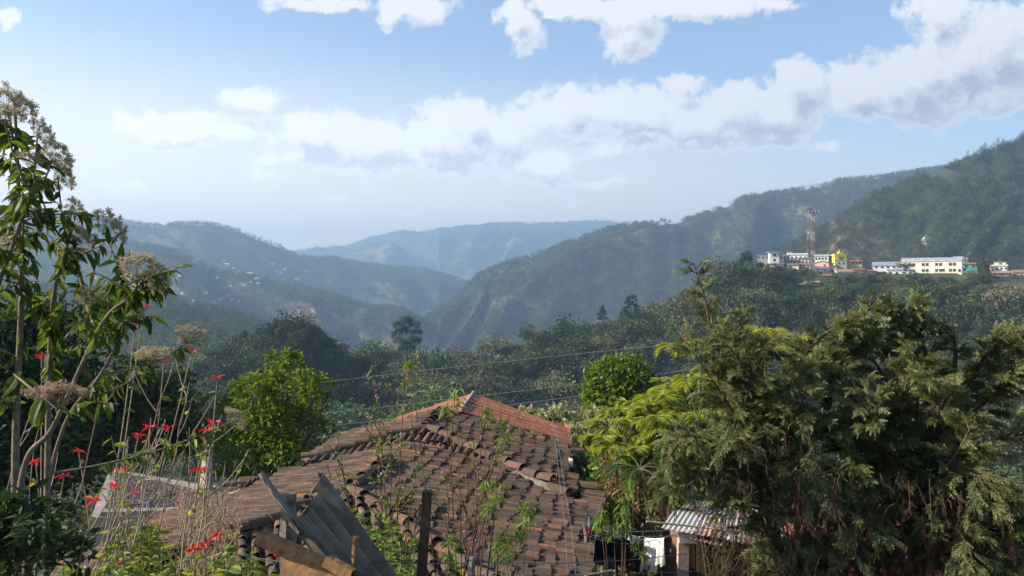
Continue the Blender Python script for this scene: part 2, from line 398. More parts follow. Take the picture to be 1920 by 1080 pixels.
n1 = t.noise(co, .006, 8, .65); n2 = t.noise(co, .05, 6, .7); n3 = t.noise(co, 1.2, 8, .7)
far = t.mix(t.maprange(n2.outputs[0], .35, .65), (.035, .05, .022), (.075, .085, .038))
far = t.mix(t.maprange(n1.outputs[0], .52, .62), far, (.19, .145, .08))
n4 = t.noise(co, .011, 4, .5); far = t.mix(t.maprange(n4.outputs[0], .60, .66, 0, .8), far, (.15, .17, .06))
near = t.mix(t.maprange(n3.outputs[0], .35, .65), (.10, .075, .045), (.05, .065, .02))
near = t.mix(t.maprange(n2.outputs[0], .45, .6), near, (.06, .075, .025))
col = t.mix(t.maprange(sep.outputs[1], 120, 240), near, far)
t.L.new(principled(t, col, .95, .1, 0, n2.outputs[0], .6, 3).outputs[0], out.inputs[0])
tag(gm.build('ground', m), kind='structure')
# ================================================================== trees of the valley
bark = plain('bark', (.16, .12, .085), (.07, .05, .035), 9, .9, .1, .6)
def hill_leaf(name, cols): return leafmat(name, ev(cols), .22, None, .6, .2, .42, .03)
hl_dark = hill_leaf('hill_leaves_dark', [(0.023, 0.040, 0.016), (0.051, 0.075, 0.026), (0.035, 0.053, 0.019), (0.079, 0.101, 0.040)])
hl_mid = hill_leaf('hill_leaves_mid', [(0.044, 0.072, 0.021), (0.097, 0.128, 0.037), (0.066, 0.092, 0.029), (0.136, 0.154, 0.053)])
hl_olive = hill_leaf('hill_leaves_olive', [(0.079, 0.079, 0.037), (0.132, 0.119, 0.057), (0.097, 0.097, 0.042), (0.158, 0.141, 0.075)])
hl_pine = hill_leaf('hill_needles', [(0.018, 0.032, 0.016), (0.030, 0.048, 0.021), (0.044, 0.062, 0.028)])
hl_banana = hill_leaf('hill_banana_leaves', [(.06, .12, .03), (.13, .20, .05), (.20, .26, .09)])
hl_light = hill_leaf('hill_leaves_light', [(0.079, 0.106, 0.026), (0.141, 0.167, 0.048), (0.106, 0.132, 0.035), (0.176, 0.194, 0.070)])
hl_rust = hill_leaf('hill_leaves_rust', [(.20, .075, .03), (.26, .10, .045), (.15, .08, .04)])

def cards_in_lobes(mb, lobes, n, size, mat=0, T=CARD, sub=7, upb=.3, sig=.33, rad=(0.62, 1.0)):
    """leaf clumps through the volume of ellipsoid lobes (cx,cy,cz,rx,ry,rz)"""
    lobes = np.array(lobes, float); wt = lobes[:, 3] * lobes[:, 4] * lobes[:, 5]; wt = wt ** .8 / (wt ** .8).sum()
    li = rng.choice(len(lobes), max(n // sub, 1), p=wt); L = lobes[li]
    d = nrm(rng.normal(0, 1, (len(L), 3))); d[:, 2] = np.where(d[:, 2] < -.45, -d[:, 2] * .6, d[:, 2])
    r = U(rad[0], rad[1], len(L)) ** .6
    c = L[:, :3] + d * L[:, 3:] * r[:, None]
    c = np.repeat(c, sub, 0); dd = np.repeat(d, sub, 0); k = len(c)
    sr = np.repeat(L[:, 3:].mean(1), sub)[:, None]
    p = c + rng.normal(0, 1, (k, 3)) * sr * sig
    ld = nrm(dd * .8 + rng.normal(0, .8, (k, 3)) + np.array([0, 0, upb - .3]))
    mb.inst(T, frames(ld, (0, 0, 1), rng.normal(0, .7, k), size * U(.65, 1.35, k), .5), p, mat)

def strip_loose(mb):
    V = np.concatenate(mb.V); used = np.zeros(len(V), bool)
    for f, _, _ in mb.Fc: used[f.ravel()] = True
    ix = np.cumsum(used) - 1; q = MB(); q.V = [V[used]]; q.n = int(used.sum()); q.Fc = [(ix[f], m, s) for f, m, s in mb.Fc]
    return q
def hill_tree(kind, leaf, ncards, seed, link=False, parts=False):
    global rng
    keep = rng; rng = np.random.default_rng(seed)
    mb = MB()
    if kind == 'round':
        lobes = [(U(-.16, .16), U(-.16, .16), U(.36, .8), U(.16, .28), U(.16, .28), U(.14, .22)) for _ in range(8)]
        mb.tube([(0, 0, -.1), (.01, 0, .3), (0, .01, .7)], [.028, .02, .01], 5, 1)
        for l in lobes[:4]: mb.tube([(0, 0, .35), (l[0] * .6, l[1] * .6, l[2] * .85), l[:3]], [.014, .01, .004], 4, 1)
        cards_in_lobes(mb, lobes, ncards, .075, sub=6)
    elif kind == 'bush':
        lobes = [(U(-.25, .25), U(-.25, .25), U(.25, .7), U(.22, .34), U(.22, .34), U(.18, .3)) for _ in range(8)]
        mb.tube([(0, 0, -.1), (0, 0, .5)], [.03, .015], 4, 1)
        cards_in_lobes(mb, lobes, ncards, .09, sub=6)
    elif kind == 'umbrella':
        lobes = [(U(-.34, .34), U(-.34, .34), U(.72, .9), U(.15, .26), U(.15, .26), U(.06, .1)) for _ in range(9)]
        mb.tube([(0, 0, -.1), (.02, 0, .4), (0, .02, .72)], [.03, .022, .012], 5, 1)
        for l in lobes: mb.tube([(0, 0, .42), (l[0] * .5, l[1] * .5, .62), l[:3]], [.014, .009, .003], 4, 1)
        cards_in_lobes(mb, lobes, ncards, .07, sub=6)
    elif kind == 'pine':
        mb.tube([(0, 0, -.1), (0, 0, 1.0)], [.022, .003], 5, 1)
        tiers = 11
        for i in range(tiers):
            z = .22 + .74 * i / tiers; rr = (.24 * (1 - (z - .18) / .86) + .02) * U(.75, 1.2)
            nb = max(3, int(8 - i * .4)); k = max(2, ncards // (tiers * 8))
            for b in range(nb):
                a = U(0, 6.28); ex = np.array([math.cos(a) * rr, math.sin(a) * rr, z - rr * .12 + U(-.02, .02)])
                s = U(.25, 1, k)[:, None]; p = np.array([0, 0, z]) * (1 - s) + ex * s + rng.normal(0, .018, (k, 3))
                mb.inst(CARD, frames(nrm(np.array([math.cos(a), math.sin(a), .25]) + rng.normal(0, .5, (k, 3))), (0, 0, 1), rng.normal(0, .6, k), .075 * U(.7, 1.3, k)), p, 0)
    elif kind == 'tall':
        lobes = [(U(-.10, .10), U(-.1, .1), z, r, r, r * .9) for z, r in zip(np.linspace(.34, .9, 8), [.12, .16, .18, .19, .18, .16, .13, .09])]
        mb.tube([(0, 0, -.1), (.01, 0, .5), (0, 0, .95)], [.02, .015, .004], 5, 1)
        cards_in_lobes(mb, lobes, ncards, .06, sub=6)
    elif kind == 'banana':
        for s in range(1):
            bx, by = 0, 0; h = U(.45, .6); mb.tube([(bx, by, -.1), (bx, by, h)], [.05, .035], 5, 1)
            k = 13; a = np.arange(k) / k * 6.28 + U(0, 1, k); d = np.stack([np.cos(a), np.sin(a), U(.5, 1.3, k)], 1)
            mb.inst(leafT(.13, 4, .04, .5), frames(d, (0, 0, 1), rng.normal(0, .3, k), U(.45, .75, k)), np.tile((bx, by, h), (k, 1)), 0)
    o = mb.build('hill_tree', [leaf, bark], None, link); rng = keep
    if not parts: return o
    cr, tr = MB(), MB()
    for (f, m_, s_) in mb.Fc:
        q = cr if m_ == 0 else tr
        q.V = mb.V; q.n = mb.n; q.Fc.append((f, 0, s_))
    return o, strip_loose(cr).build('crown', leaf, None, False), strip_loose(tr).build('trunk', bark, None, False)
FARV = [hill_tree('round', hl_dark, 130, 1), hill_tree('round', hl_mid, 130, 2), hill_tree('bush', hl_mid, 110, 3), hill_tree('pine', hl_pine, 180, 4), hill_tree('bush', hl_olive, 110, 5), hill_tree('tall', hl_dark, 130, 6), hill_tree('bush', hl_dark, 110, 31)]

def scatter(name, label, pts, scl, vi, variants, cat='forest'):
    me = bpy.data.meshes.new(name); me.vertices.add(len(pts)); me.vertices.foreach_set('co', np.asarray(pts, np.float32).ravel())
    for nm, ty, v in (('scl', 'FLOAT', scl), ('rz', 'FLOAT', U(0, 6.28, len(pts))), ('vi', 'INT', vi)):
        at = me.attributes.new(nm, ty, 'POINT'); at.data.foreach_set('value', np.asarray(v, np.float32 if ty == 'FLOAT' else np.int32))
    me.update()
    o = bpy.data.objects.new(name, me); COL.objects.link(o); tag(o, label, cat, kind='stuff')
    ng = bpy.data.node_groups.new('scatter_trees', 'GeometryNodeTree'); ng.is_modifier = True
    ng.interface.new_socket('Geometry', in_out='INPUT', socket_type='NodeSocketGeometry'); ng.interface.new_socket('Geometry', in_out='OUTPUT', socket_type='NodeSocketGeometry')
    g = NT(ng); gi = g.n('NodeGroupInput'); go = g.n('NodeGroupOutput'); jn = g.n('GeometryNodeJoinGeometry')
    def attr(nm, ty):
        nd = g.n('GeometryNodeInputNamedAttribute', data_type=ty); nd.inputs['Name'].default_value = nm
        return [s for s in nd.outputs if s.enabled][0]
    sc_, rz_, vi_ = attr('scl', 'FLOAT'), attr('rz', 'FLOAT'), attr('vi', 'INT')
    cx = g.n('ShaderNodeCombineXYZ'); g.L.new(rz_, cx.inputs[2])
    for k, v in enumerate(variants):
        oi = g.n('GeometryNodeObjectInfo'); oi.inputs['Object'].default_value = v; oi.inputs['As Instance'].default_value = True
        eq = g.n('FunctionNodeCompare', data_type='INT', operation='EQUAL'); g.L.new(vi_, eq.inputs[2]); eq.inputs[3].default_value = k
        ip = g.n('GeometryNodeInstanceOnPoints'); g.L.new(gi.outputs[0], ip.inputs['Points']); g.L.new(eq.outputs[0], ip.inputs['Selection'])
        g.L.new(oi.outputs['Geometry'], ip.inputs['Instance']); g.L.new(cx.outputs[0], ip.inputs['Rotation']); g.L.new(sc_, ip.inputs['Scale'])
        g.L.new(ip.outputs[0], jn.inputs[0])
    g.L.new(jn.outputs[0], go.inputs[0])
    md = o.modifiers.new('scatter_trees', 'NODES'); md.node_group = ng
    return o
def hillpts(n, x0, x1, ya, yb, keep=None):
    """points spread over a hill as seen from the house: px uniform, depth uniform between foot and crest"""
    px = U(x0, x1, n); s = U(0, 1, n); Y = ya(px) * (1 - s) + yb(px) * s
    X = (px - 960) / F * Y; Z = H(X, Y); py = 540 - Z / Y * F
    k = np.ones(n, bool) if keep is None else keep(px, py, Y)
    return np.stack([X, Y, Z], 1)[k], px[k], Y[k]
def vmix(n, w): return rng.choice(len(w), n, p=np.array(w) / sum(w))
def patches(p, w1, w2, sc, s):
    m = fbm(p[:, 0] / sc, p[:, 1] / (sc * 1.6), 3, s) > .05
    return np.where(m, vmix(len(p), w1), vmix(len(p), w2))
fA = lambda x: np.full_like(x, 0) + Ay(x) - 330
# right hand dark hill
p, px, Y = hillpts(15000, 1340, 2300, lambda x: Ay(x) - 330, lambda x: Ay(x) + 14, lambda a, b, c: (fbm(a / 45, b / 30, 3, 21) > -.42) & ~((np.abs(a - 1732) < 7) & (b > 440) & (b < 470)))
vi = patches(p, [4, 5, 3, 3, 3, 1, 2], [1, 2, 4, .5, 7, .5, 1], 160, 31)
sc_ = np.where(vi == 3, U(12, 20, len(p)), U(6.5, 12.5, len(p))) * np.where(np.isin(vi, (2, 4, 6)), .75, 1)
scatter('forest', 'patchy green and brown wood covering the steep hill behind the village', p - np.outer(sc_, [0, 0, .14]), sc_, vi, FARV)
# left dark hill
p, px, Y = hillpts(7000, -250, 640, lambda x: Ay(x) - 520, lambda x: Ay(x) + 10)
vi = patches(p, [5, 2, 1, 2, .5, 2, 3], [3, 3, 2, 1, 1, 1, 2], 160, 32)
scatter('forest', 'dark wooded spur low on the left, nearest of the hazy hills', p - [0, 0, .4], U(8, 15, len(p)), vi, FARV)
# long middle hill on the right, and the settled slope on the left
p, px, Y = hillpts(17000, 770, 1800, lambda x: By(x) - 560, lambda x: By(x) + 12, lambda a, b, c: fbm(a / 40, b / 30, 3, 22) > -.45)
vi = patches(p, [5, 4, 3, 2, 1, 2, 3], [2, 3, 4, .6, 3, 1, 2], 260, 33)
scatter('forest', 'hazy green wood over the long ridge falling from the right to the valley', p - [0, 0, .5], U(7, 14, len(p)), vi, FARV)
p, px, Y = hillpts(9000, -150, 800, lambda x: By(x) - 420, lambda x: By(x) + 12, lambda a, b, c: fbm(a / 40, b / 22, 3, 23) > -.3)
vi = patches(p, [5, 4, 3, 3, 1, 2, 3], [2, 3, 4, .6, 2, 1, 2], 260, 34)
scatter('forest', 'hazy trees between the scattered houses of the left slope', p - [0, 0, .5], U(7, 14, len(p)), vi, FARV)
p, px, Y = hillpts(12000, -150, 900, lambda x: Dy(x) - 560, lambda x: Dy(x) + 8)
scatter('forest', 'blue hazy wood along the farther left ridge', p - [0, 0, .6], U(9, 18, len(p)), vmix(len(p), [5, 4, 3, 2, 1, 2, 3]), FARV)
p, px, Y = hillpts(9000, 540, 1220, lambda x: Cy(x) - 900, lambda x: Cy(x) + 8)
scatter('forest', 'pale blue wood on the most distant mountain', p - [0, 0, 7], U(9, 20, len(p)), vmix(len(p), [5, 4, 3, 1, 1, 1, 3]), FARV)

# ------------------------------------------------------------------ the near wooded slope: every tree its own object
NV = {'round': [hill_tree('round', m_, 700, 40 + k, parts=True) for k, m_ in enumerate((hl_dark, hl_mid, hl_dark, hl_olive, hl_light))],
      'bush': [hill_tree('bush', m_, 520, 50 + k, parts=True) for k, m_ in enumerate((hl_dark, hl_mid, hl_olive, hl_light))],
      'umbrella': [hill_tree('umbrella', m_, 560, 60 + k, parts=True) for k, m_ in enumerate((hl_olive, hl_dark))],
      'pine': [hill_tree('pine', hl_pine, 900, 70 + k, parts=True) for k in range(3)],
      'tall': [hill_tree('tall', m_, 560, 80 + k, parts=True) for k, m_ in enumerate((hl_dark, hl_mid))],
      'banana': [hill_tree('banana', hl_banana, 0, 90 + k, parts=True) for k in range(2)],
      'rust': [hill_tree('bush', hl_rust, 420, 97, parts=True)]}
NAMES = {'round': ('round_tree', 'tree'), 'bush': ('leafy_bush', 'bush'), 'umbrella': ('spreading_tree', 'tree'), 'pine': ('pine_tree', 'pine'), 'tall': ('slender_tree', 'tree'), 'banana': ('banana_plant', 'banana plant'), 'rust': ('rusty_tree', 'tree')}
def hill_one(kind, x, y, size, label, group, v=None, wide=1.0, name=None, dz=-.4):
    src = NV[kind][rng.integers(len(NV[kind])) if v is None else v]
    o = bpy.data.objects.new(name or NAMES[kind][0], None); COL.objects.link(o)
    for c in src[1:]:
        d = c.copy(); COL.objects.link(d); d.parent = o; d.name = {'crown': 'leaves' if kind in ('bush', 'banana') else 'crown', 'trunk': 'stem' if kind in ('bush', 'banana') else 'trunk'}[c.name.split('.')[0]]
    o.location = (x, y, hz(x, y) + dz); o.rotation_euler = (U(-.05, .05), U(-.05, .05), U(0, 6.28)); o.scale = (size * wide, size * wide, size)
    tag(o, label, NAMES[kind][1], group)
    return o
def top_tree(kind, px, ptop, Y, height, label, group=None, v=None, wide=1.0, name=None):
    """a tree whose top stands at (px, ptop) at depth Y"""
    x = (px - 960) / F * Y; zt = (540 - ptop) / F * Y
    o = hill_one(kind, x, Y, height, label, group, v, wide, name); o.location.z = zt - height * .97
    return o
# ================================================================== village on the hill shoulder
def wallmat(name, c): return plain(name, c, tuple(x * .8 for x in c), .8, .9, .1, .2, lo=.42, hi=.75)
W = {'white': wallmat('white_plaster', (.78, .77, .73)), 'cream': wallmat('cream_plaster', (.76, .72, .58)), 'grey': wallmat('grey_block', (.34, .33, .31)), 'yellow': wallmat('yellow_paint', (.70, .55, .10)),
     'turq': wallmat('turquoise_paint', (.14, .42, .40)), 'blue': wallmat('blue_paint', (.10, .25, .42)), 'pink': wallmat('pink_plaster', (.58, .40, .36)), 'tan': wallmat('tan_plaster', (.55, .45, .33)), 'brown': wallmat('brown_board', (.20, .13, .09)), 'yel2': wallmat('ochre_plaster', (.66, .50, .20))}
RF = {'metal': plain('pale_metal_roof', (.50, .53, .57), (.36, .37, .39), .5, .45, .4, .1, .3), 'rust': plain('rusty_metal_roof', (.36, .20, .13), (.22, .13, .09), .7, .8, .2, .2), 'brown': plain('brown_tile_roof', (.28, .17, .12), (.16, .10, .08), 1.2, .9, .1, .4),
      'red': plain('red_tile_roof', (.36, .17, .12), (.26, .12, .09), 1.0, .85, .1, .3), 'orange': plain('orange_metal_roof', (.42, .25, .17), (.32, .19, .13), .8, .8, .2, .2), 'flat': plain('concrete_slab', (.48, .47, .45), (.32, .31, .30), .8, .9, .1, .3), 'white': plain('white_sheet_roof', (.75, .76, .78), (.6, .6, .62), .6, .5, .3, .1)}
winmat = plain('dark_window', (.025, .027, .03), (.05, .05, .05), 2, .25, .5, 0)
HR = []
def house(name, label, x0, x1, yt, yb, Y, wall, roof, rtype='flat', rz=0.0, depth=8.0, wins=None, roof_h=None, over=.35, door=None, parapet=0, cat='house', group=None):
    rz -= 20; HR.append((x0, x1, yt, yb, Y))
    s = Y / F; wd = (x1 - x0) * s; cx = ((x0 + x1) / 2 - 960) * s; zt = (540 - yt) * s; zb = (540 - yb) * s
    gz = min(hz(cx, Y), hz(cx, Y + depth)) - 1.0; zb2 = min(zb - 1.0, gz) if gz > zb - 9 else zb - 4
    ang = R(rz); ax = np.array([[math.cos(ang), math.sin(ang), 0], [-math.sin(ang), math.cos(ang), 0], [0, 0, 1]])
    wd2 = wd * .92
    O = np.array([cx, Y, 0]) + np.array([-math.sin(ang), math.cos(ang), 0]) * depth / 2
    def L(x, y, z): return O + ax[0] * x + ax[1] * y + np.array([0, 0, z])
    T = Thing(name, label, cat, (cx, Y + depth / 2, zb), group)
    rh = roof_h if roof_h is not None else {'flat': .25, 'gable': .34 * (zt - zb), 'side': .38 * (zt - zb), 'hip': .42 * (zt - zb), 'shed': .3 * (zt - zb), 'barrel': .2 * (zt - zb)}[rtype]
    ze = zt - rh
    b = MB(); b.box(L(0, 0, (ze + zb2) / 2), (wd2, depth, ze - zb2), axes=ax); 
    r = MB(); hw, hd = wd2 / 2 + over, depth / 2 + over; th = .16
    def slab(q):
        q = np.array(q); n = nrm(np.cross(q[1] - q[0], q[2] - q[0])); n = n if n[2] > 0 else -n
        k = len(q); v = np.concatenate([q + n * .004, q + n * th])
        r.add(v, [list(range(k))[::-1], list(range(k, 2 * k))] + [[i, (i + 1) % k, k + (i + 1) % k, k + i] for i in range(k)])
    if rtype == 'flat':
        r.box(L(0, 0, ze + rh / 2 + .003), (2 * hw, 2 * hd, rh), axes=ax)
        if parapet:
            for (px_, py_, sx_, sy_) in ((0, -hd + .1, 2 * hw, .2), (0, hd - .1, 2 * hw, .2), (-hw + .1, 0, .2, 2 * hd - .41), (hw - .1, 0, .2, 2 * hd - .41)): b.box(L(px_, py_, ze + rh + parapet / 2), (sx_, sy_, parapet), axes=ax)
    elif rtype == 'shed':
        slab([L(-hw, -hd, ze - .05), L(hw, -hd, ze - .05), L(hw, hd, zt), L(-hw, hd, zt)]); b.add([L(-wd2/2, -depth/2, ze - .1), L(-wd2/2, depth/2, ze - .1), L(-wd2/2, depth/2, zt - .25), L(wd2/2, -depth/2, ze - .1), L(wd2/2, depth/2, ze - .1), L(wd2/2, depth/2, zt - .25)], [[0, 1, 2], [3, 5, 4]])
    elif rtype == 'side':     # ridge along the facade
        slab([L(-hw, -hd, ze - .05), L(hw, -hd, ze - .05), L(hw, 0, zt), L(-hw, 0, zt)]); slab([L(-hw, 0, zt), L(hw, 0, zt), L(hw, hd, ze - .05), L(-hw, hd, ze - .05)])
        b.add([L(sx_ * wd2 / 2, yy_, zz_) for sx_ in (-1, 1) for yy_, zz_ in ((-depth / 2, ze), (depth / 2, ze), (0, zt - .1))], [[0, 2, 1], [3, 4, 5]])
    elif rtype == 'gable':    # gable towards the viewer
        slab([L(-hw, -hd, ze - .05), L(0, -hd, zt), L(0, hd, zt), L(-hw, hd, ze - .05)]); slab([L(0, -hd, zt), L(hw, -hd, ze - .05), L(hw, hd, ze - .05), L(0, hd, zt)])
        b.add([L(xx_, sy_ * depth / 2, zz_) for sy_ in (-1, 1) for xx_, zz_ in ((-wd2 / 2, ze), (wd2 / 2, ze), (0, zt - .1))], [[0, 1, 2], [3, 5, 4]])
    elif rtype == 'hip':
        k = min(hw, hd) * .9
        slab([L(-hw, -hd, ze - .05), L(hw, -hd, ze - .05), L(hw - k, 0, zt), L(-hw + k, 0, zt)]); slab([L(-hw + k, 0, zt), L(hw - k, 0, zt), L(hw, hd, ze - .05), L(-hw, hd, ze - .05)])
        slab([L(-hw, -hd, ze - .05), L(-hw + k, 0, zt), L(-hw, hd, ze - .05)]); slab([L(hw, -hd, ze - .05), L(hw, hd, ze - .05), L(hw - k, 0, zt)])
    elif rtype == 'barrel':
        n = 10; a = np.linspace(0, math.pi, n + 1)
        for i in range(n): slab([L(-hw, -hd * math.cos(a[i]), ze + rh * math.sin(a[i])), L(hw, -hd * math.cos(a[i]), ze + rh * math.sin(a[i])), L(hw, -hd * math.cos(a[i + 1]), ze + rh * math.sin(a[i + 1])), L(-hw, -hd * math.cos(a[i + 1]), ze + rh * math.sin(a[i + 1]))])
        for sx_ in (-1, 1): b.add([L(sx_ * wd2 / 2, -depth / 2 * math.cos(q), ze + rh * .97 * math.sin(q)) for q in a], [list(range(n + 1))[::sx_]])
    T.part('wall', b, W[wall]); T.part('roof', r, RF[roof])
    for (u, v, ww, wh) in (wins or []):      # fractions across and up the facade, metres
        g = MB(); g.box(L((u - .5) * wd2, -depth / 2 - .02, zb + v * (ze - zb)), (ww, .1, wh), axes=ax); wo_ = T.part('window', g, winmat)
        f = MB(); f.box(L((u - .5) * wd2, -depth / 2 - .05, zb + v * (ze - zb) - wh / 2 - .06), (ww + .2, .22, .12), axes=ax); T.sub('sill', f, W['grey'], wo_)
    if door:
        g = MB(); g.box(L((door - .5) * wd2, -depth / 2 - .02, zb + 1.0), (1.0, .1, 2.0), axes=ax); T.part('door', g, W['brown'])
    return T
def row(n, v, w=1.0, h=1.0, a=.12, b=.88): return [(a + (b - a) * k / max(n - 1, 1), v, w, h) for k in range(n)]
VG = 'village houses on the hill shoulder'
house('tower_house', 'narrow white three-storey house with an overhanging flat roof at the village left end', 1443, 1461, 472, 492, 440, 'white', 'metal', 'flat', 12, 6, [(.5, .25, 1.1, 1), (.5, .72, 1.6, 1.1)], .3, .9)
house('village_house', 'two-storey white house joined to the right side of the narrow tower house', 1456, 1469, 479, 491, 444, 'white', 'flat', 'flat', 0, 6, row(2, .7, .8, 1.0, .25, .75), group=VG)
house('village_house', 'unfinished grey block house with dark openings right of the narrow tower house', 1468, 1480, 478, 488, 450, 'grey', 'flat', 'flat', 0, 7, row(2, .55, 1.0, 1.4, .25, .75), group=VG)
house('village_house', 'long low white house with a boxy water room on its flat roof', 1480, 1514, 477, 488, 456, 'white', 'flat', 'flat', -4, 8, row(4, .55, 1.0, .9), parapet=.5, group=VG)
house('rooftop_room', 'boxy white rooftop room rising behind the long low white house', 1475, 1485, 472.5, 480, 465, 'white', 'flat', 'flat', 0, 4, [(.5, .6, .8, .7)])
house('village_house', 'white house with a railed balcony just below the radio tower foot', 1496, 1522, 483, 495, 443, 'white', 'flat', 'flat', 3, 7, row(4, .35, .9, 1.0) + row(4, .8, 1.2, .5), group=VG)
house('village_house', 'pale grey house tucked left of the balcony house', 1477, 1496, 487, 495, 442, 'grey', 'flat', 'flat', 0, 7, row(2, .5, .9, .9, .3, .7), group=VG)
house('village_house', 'white house with small dark windows right of the radio tower foot', 1527, 1554, 479, 489, 452, 'white', 'flat', 'flat', 0, 8, row(4, .5, .9, .9, .12, .8), parapet=.4, group=VG)
house('village_house', 'white building with a wavy broken roofline left of the yellow church', 1552, 1568, 480, 490, 454, 'white', 'flat', 'flat', 0, 6, row(3, .5, .7, .9), parapet=.7, group=VG)
house('village_house', 'red tile hipped house with ochre walls right of the yellow church', 1576, 1617, 483, 495, 446, 'yel2', 'red', 'hip', 8, 11, row(3, .4, 1, 1, .6, .9), 2.0, .5, group=VG)
house('village_house', 'bare grey concrete house in front of the yellow church', 1567, 1588, 487, 499, 441, 'grey', 'flat', 'flat', 0, 6, row(2, .5, .9, 1, .3, .7), group=VG)
house('village_house', 'cream cottage with a brown roof, left of two roofs below the balcony house', 1475, 1498, 494, 503, 434, 'cream', 'brown', 'side', 0, 6, row(1, .4, .9, .8, .3, .3), group=VG)
house('village_house', 'white cottage with a wide brown roof below the balcony house', 1498, 1525, 493, 504, 435, 'tan', 'brown', 'side', 2, 6, row(4, .4, .8, .8), group=VG)
house('village_house', 'grey house with a brown gable below the white house right of the tower', 1527, 1555, 490, 501, 438, 'pink', 'brown', 'gable', -18, 7, row(1, .5, .9, .9, .7, .7), group=VG)
house('village_house', 'house with a pinkish red roof over a blue wall', 1525, 1555, 500, 509, 430, 'blue', 'red', 'shed', 0, 6, row(2, .4, .8, .8, .3, .7), 1.0, .3, group=VG)
house('village_house', 'small pale gabled house right of the blue wall', 1554, 1570, 498, 509, 431, 'tan', 'brown', 'gable', 10, 6, [(.5, .4, .7, .7)], group=VG)
house('village_house', 'white gabled house with an orange-brown roof facing left', 1568, 1602, 505, 518, 426, 'white', 'orange', 'side', 22, 6, row(1, .4, .8, .8, .2, .2), group=VG)
house('village_house', 'low brown roof behind and right of the white gabled house', 1596, 1620, 504, 511, 430, 'brown', 'brown', 'side', -6, 6, group=VG)
house('village_house', 'lowest brown roof at the right end of that row, above banana plants', 1616, 1641, 506, 514, 428, 'brown', 'rust', 'shed', 4, 6, group=VG)
house('hillside_house', 'lone orange-roofed house down in the trees below the village', 1509, 1537, 527, 538, 395, 'tan', 'orange', 'side', 6, 5, row(3, .4, .8, .9, .2, .8))
house('garden_shed', 'small pale shed left of the lone orange-roofed house', 1494, 1508, 531, 538, 393, 'white', 'metal', 'shed', 0, 4, [(.5, .4, .6, .6)])
house('garden_shed', 'small brown-roofed shed among trees below the blue-walled house', 1542, 1558, 514, 523, 410, 'brown', 'brown', 'side', 0, 4, [(.5, .4, .7, .7)])
house('village_house', 'pale brown lean-to roofs under the narrow tower house', 1437, 1469, 493, 499, 436, 'grey', 'rust', 'shed', -6, 5, row(3, .4, .7, .6), group=VG)
house('village_house', 'low dark house at the extreme left of the village skyline', 1420, 1441, 478, 487, 452, 'grey', 'flat', 'flat', 0, 6, row(3, .5, .8, .8), group=VG)
house('warehouse', 'low warehouse with a pale metal roof between the church and the long building', 1636, 1694, 490, 503, 452, 'white', 'metal', 'shed', -3, 14, row(5, .4, 1.2, .7), 2.2, .4, cat='warehouse')
house('metal_roof_shed', 'low white-fronted shed with a metal roof under the long building left end', 1664, 1712, 504, 514, 432, 'white', 'metal', 'shed', 0, 6, row(4, .4, 1.0, .7))
lw = []
for u in (.175, .40, .62, .845): lw += [(u - .032, .80, 1.3, 1.3), (u + .032, .80, 1.3, 1.3), (u - .032, .36, 1.3, 1.2), (u + .032, .36, 1.3, 1.2)]
house('long_building', 'long two-storey cream building with a rounded metal roof', 1690, 1802, 483, 516, 446, 'cream', 'metal', 'barrel', -10, 9, lw + [(.70, .36, 1.2, 1.2), (.96, .34, 1.2, 1.2)], 2.0, .15, cat='building')
house('annex', 'small cream annex under the right end of the long building', 1791, 1811, 512, 524, 440, 'cream', 'flat', 'flat', 0, 5, [(.5, .5, .9, 1.0)], cat='building')
house('village_house', 'low ochre-walled house half hidden below the long building', 1754, 1793, 511, 520, 440, 'yel2', 'brown', 'shed', 0, 5, row(3, .4, 1, 1), group=VG)
house('village_house', 'turquoise two-storey house with a red roof', 1803, 1832, 492, 508, 452, 'turq', 'red', 'shed', 0, 8, row(2, .72, 1.1, 1.1, .3, .75) + [(.2, .25, 1.2, 1.4)], 1.0, .4, group=VG)
house('village_house', 'white three-storey house with a small rooftop room near the right edge', 1862, 1888, 498, 514, 450, 'white', 'flat', 'flat', -5, 9, row(3, .72, .9, .9, .3, .9), parapet=.5, group=VG)
house('rooftop_room', 'cream rooftop room with a dark door on the white three-storey house', 1866, 1886, 491, 499, 453, 'cream', 'flat', 'flat', -5, 5, [(.5, .4, 1.1, 1.6)])
house('village_house', 'red-roofed pink house at the left side of the white three-storey house', 1858, 1866, 498, 510, 448, 'pink', 'red', 'shed', 0, 6, [(.5, .5, .8, .9)], group=VG)
house('village_house', 'rusty low roof in front of the white three-storey house', 1859, 1898, 508, 519, 438, 'grey', 'orange', 'side', 8, 6, row(3, .4, .8, .8), group=VG)
house('village_house', 'house with a broad brown roof at the right edge of the picture', 1900, 1932, 506, 520, 440, 'grey', 'rust', 'side', -4, 8, row(3, .4, 1.0, 1.0), group=VG)
house('shack', 'rust-roofed shack, upper one of the stacked shacks near the right edge', 1866, 1897, 518, 527, 428, 'white', 'rust', 'shed', 5, 5, row(3, .4, .8, .8), cat='shack')
house('shack', 'rust-roofed shack, lower one of the stacked shacks near the right edge', 1862, 1893, 525, 536, 420, 'grey', 'rust', 'shed', -3, 5, row(3, .4, .9, .8), cat='shack')
house('shack', 'grey shack at the right edge beside the stacked shacks', 1897, 1932, 523, 537, 424, 'tan', 'rust', 'shed', 0, 5, row(2, .4, .9, .8), cat='shack')
house('white_shed', 'white metal-roofed shed on the hillside behind the long building', 1790, 1806, 481, 487, 640, 'white', 'white', 'shed', 0, 6, [(.5, .4, 1.0, .8)])
house('white_shed', 'smaller white roof right of the white shed behind the long building', 1807, 1815, 484, 487, 645, 'white', 'white', 'shed', 0, 5, [(.5, .4, .8, .6)])
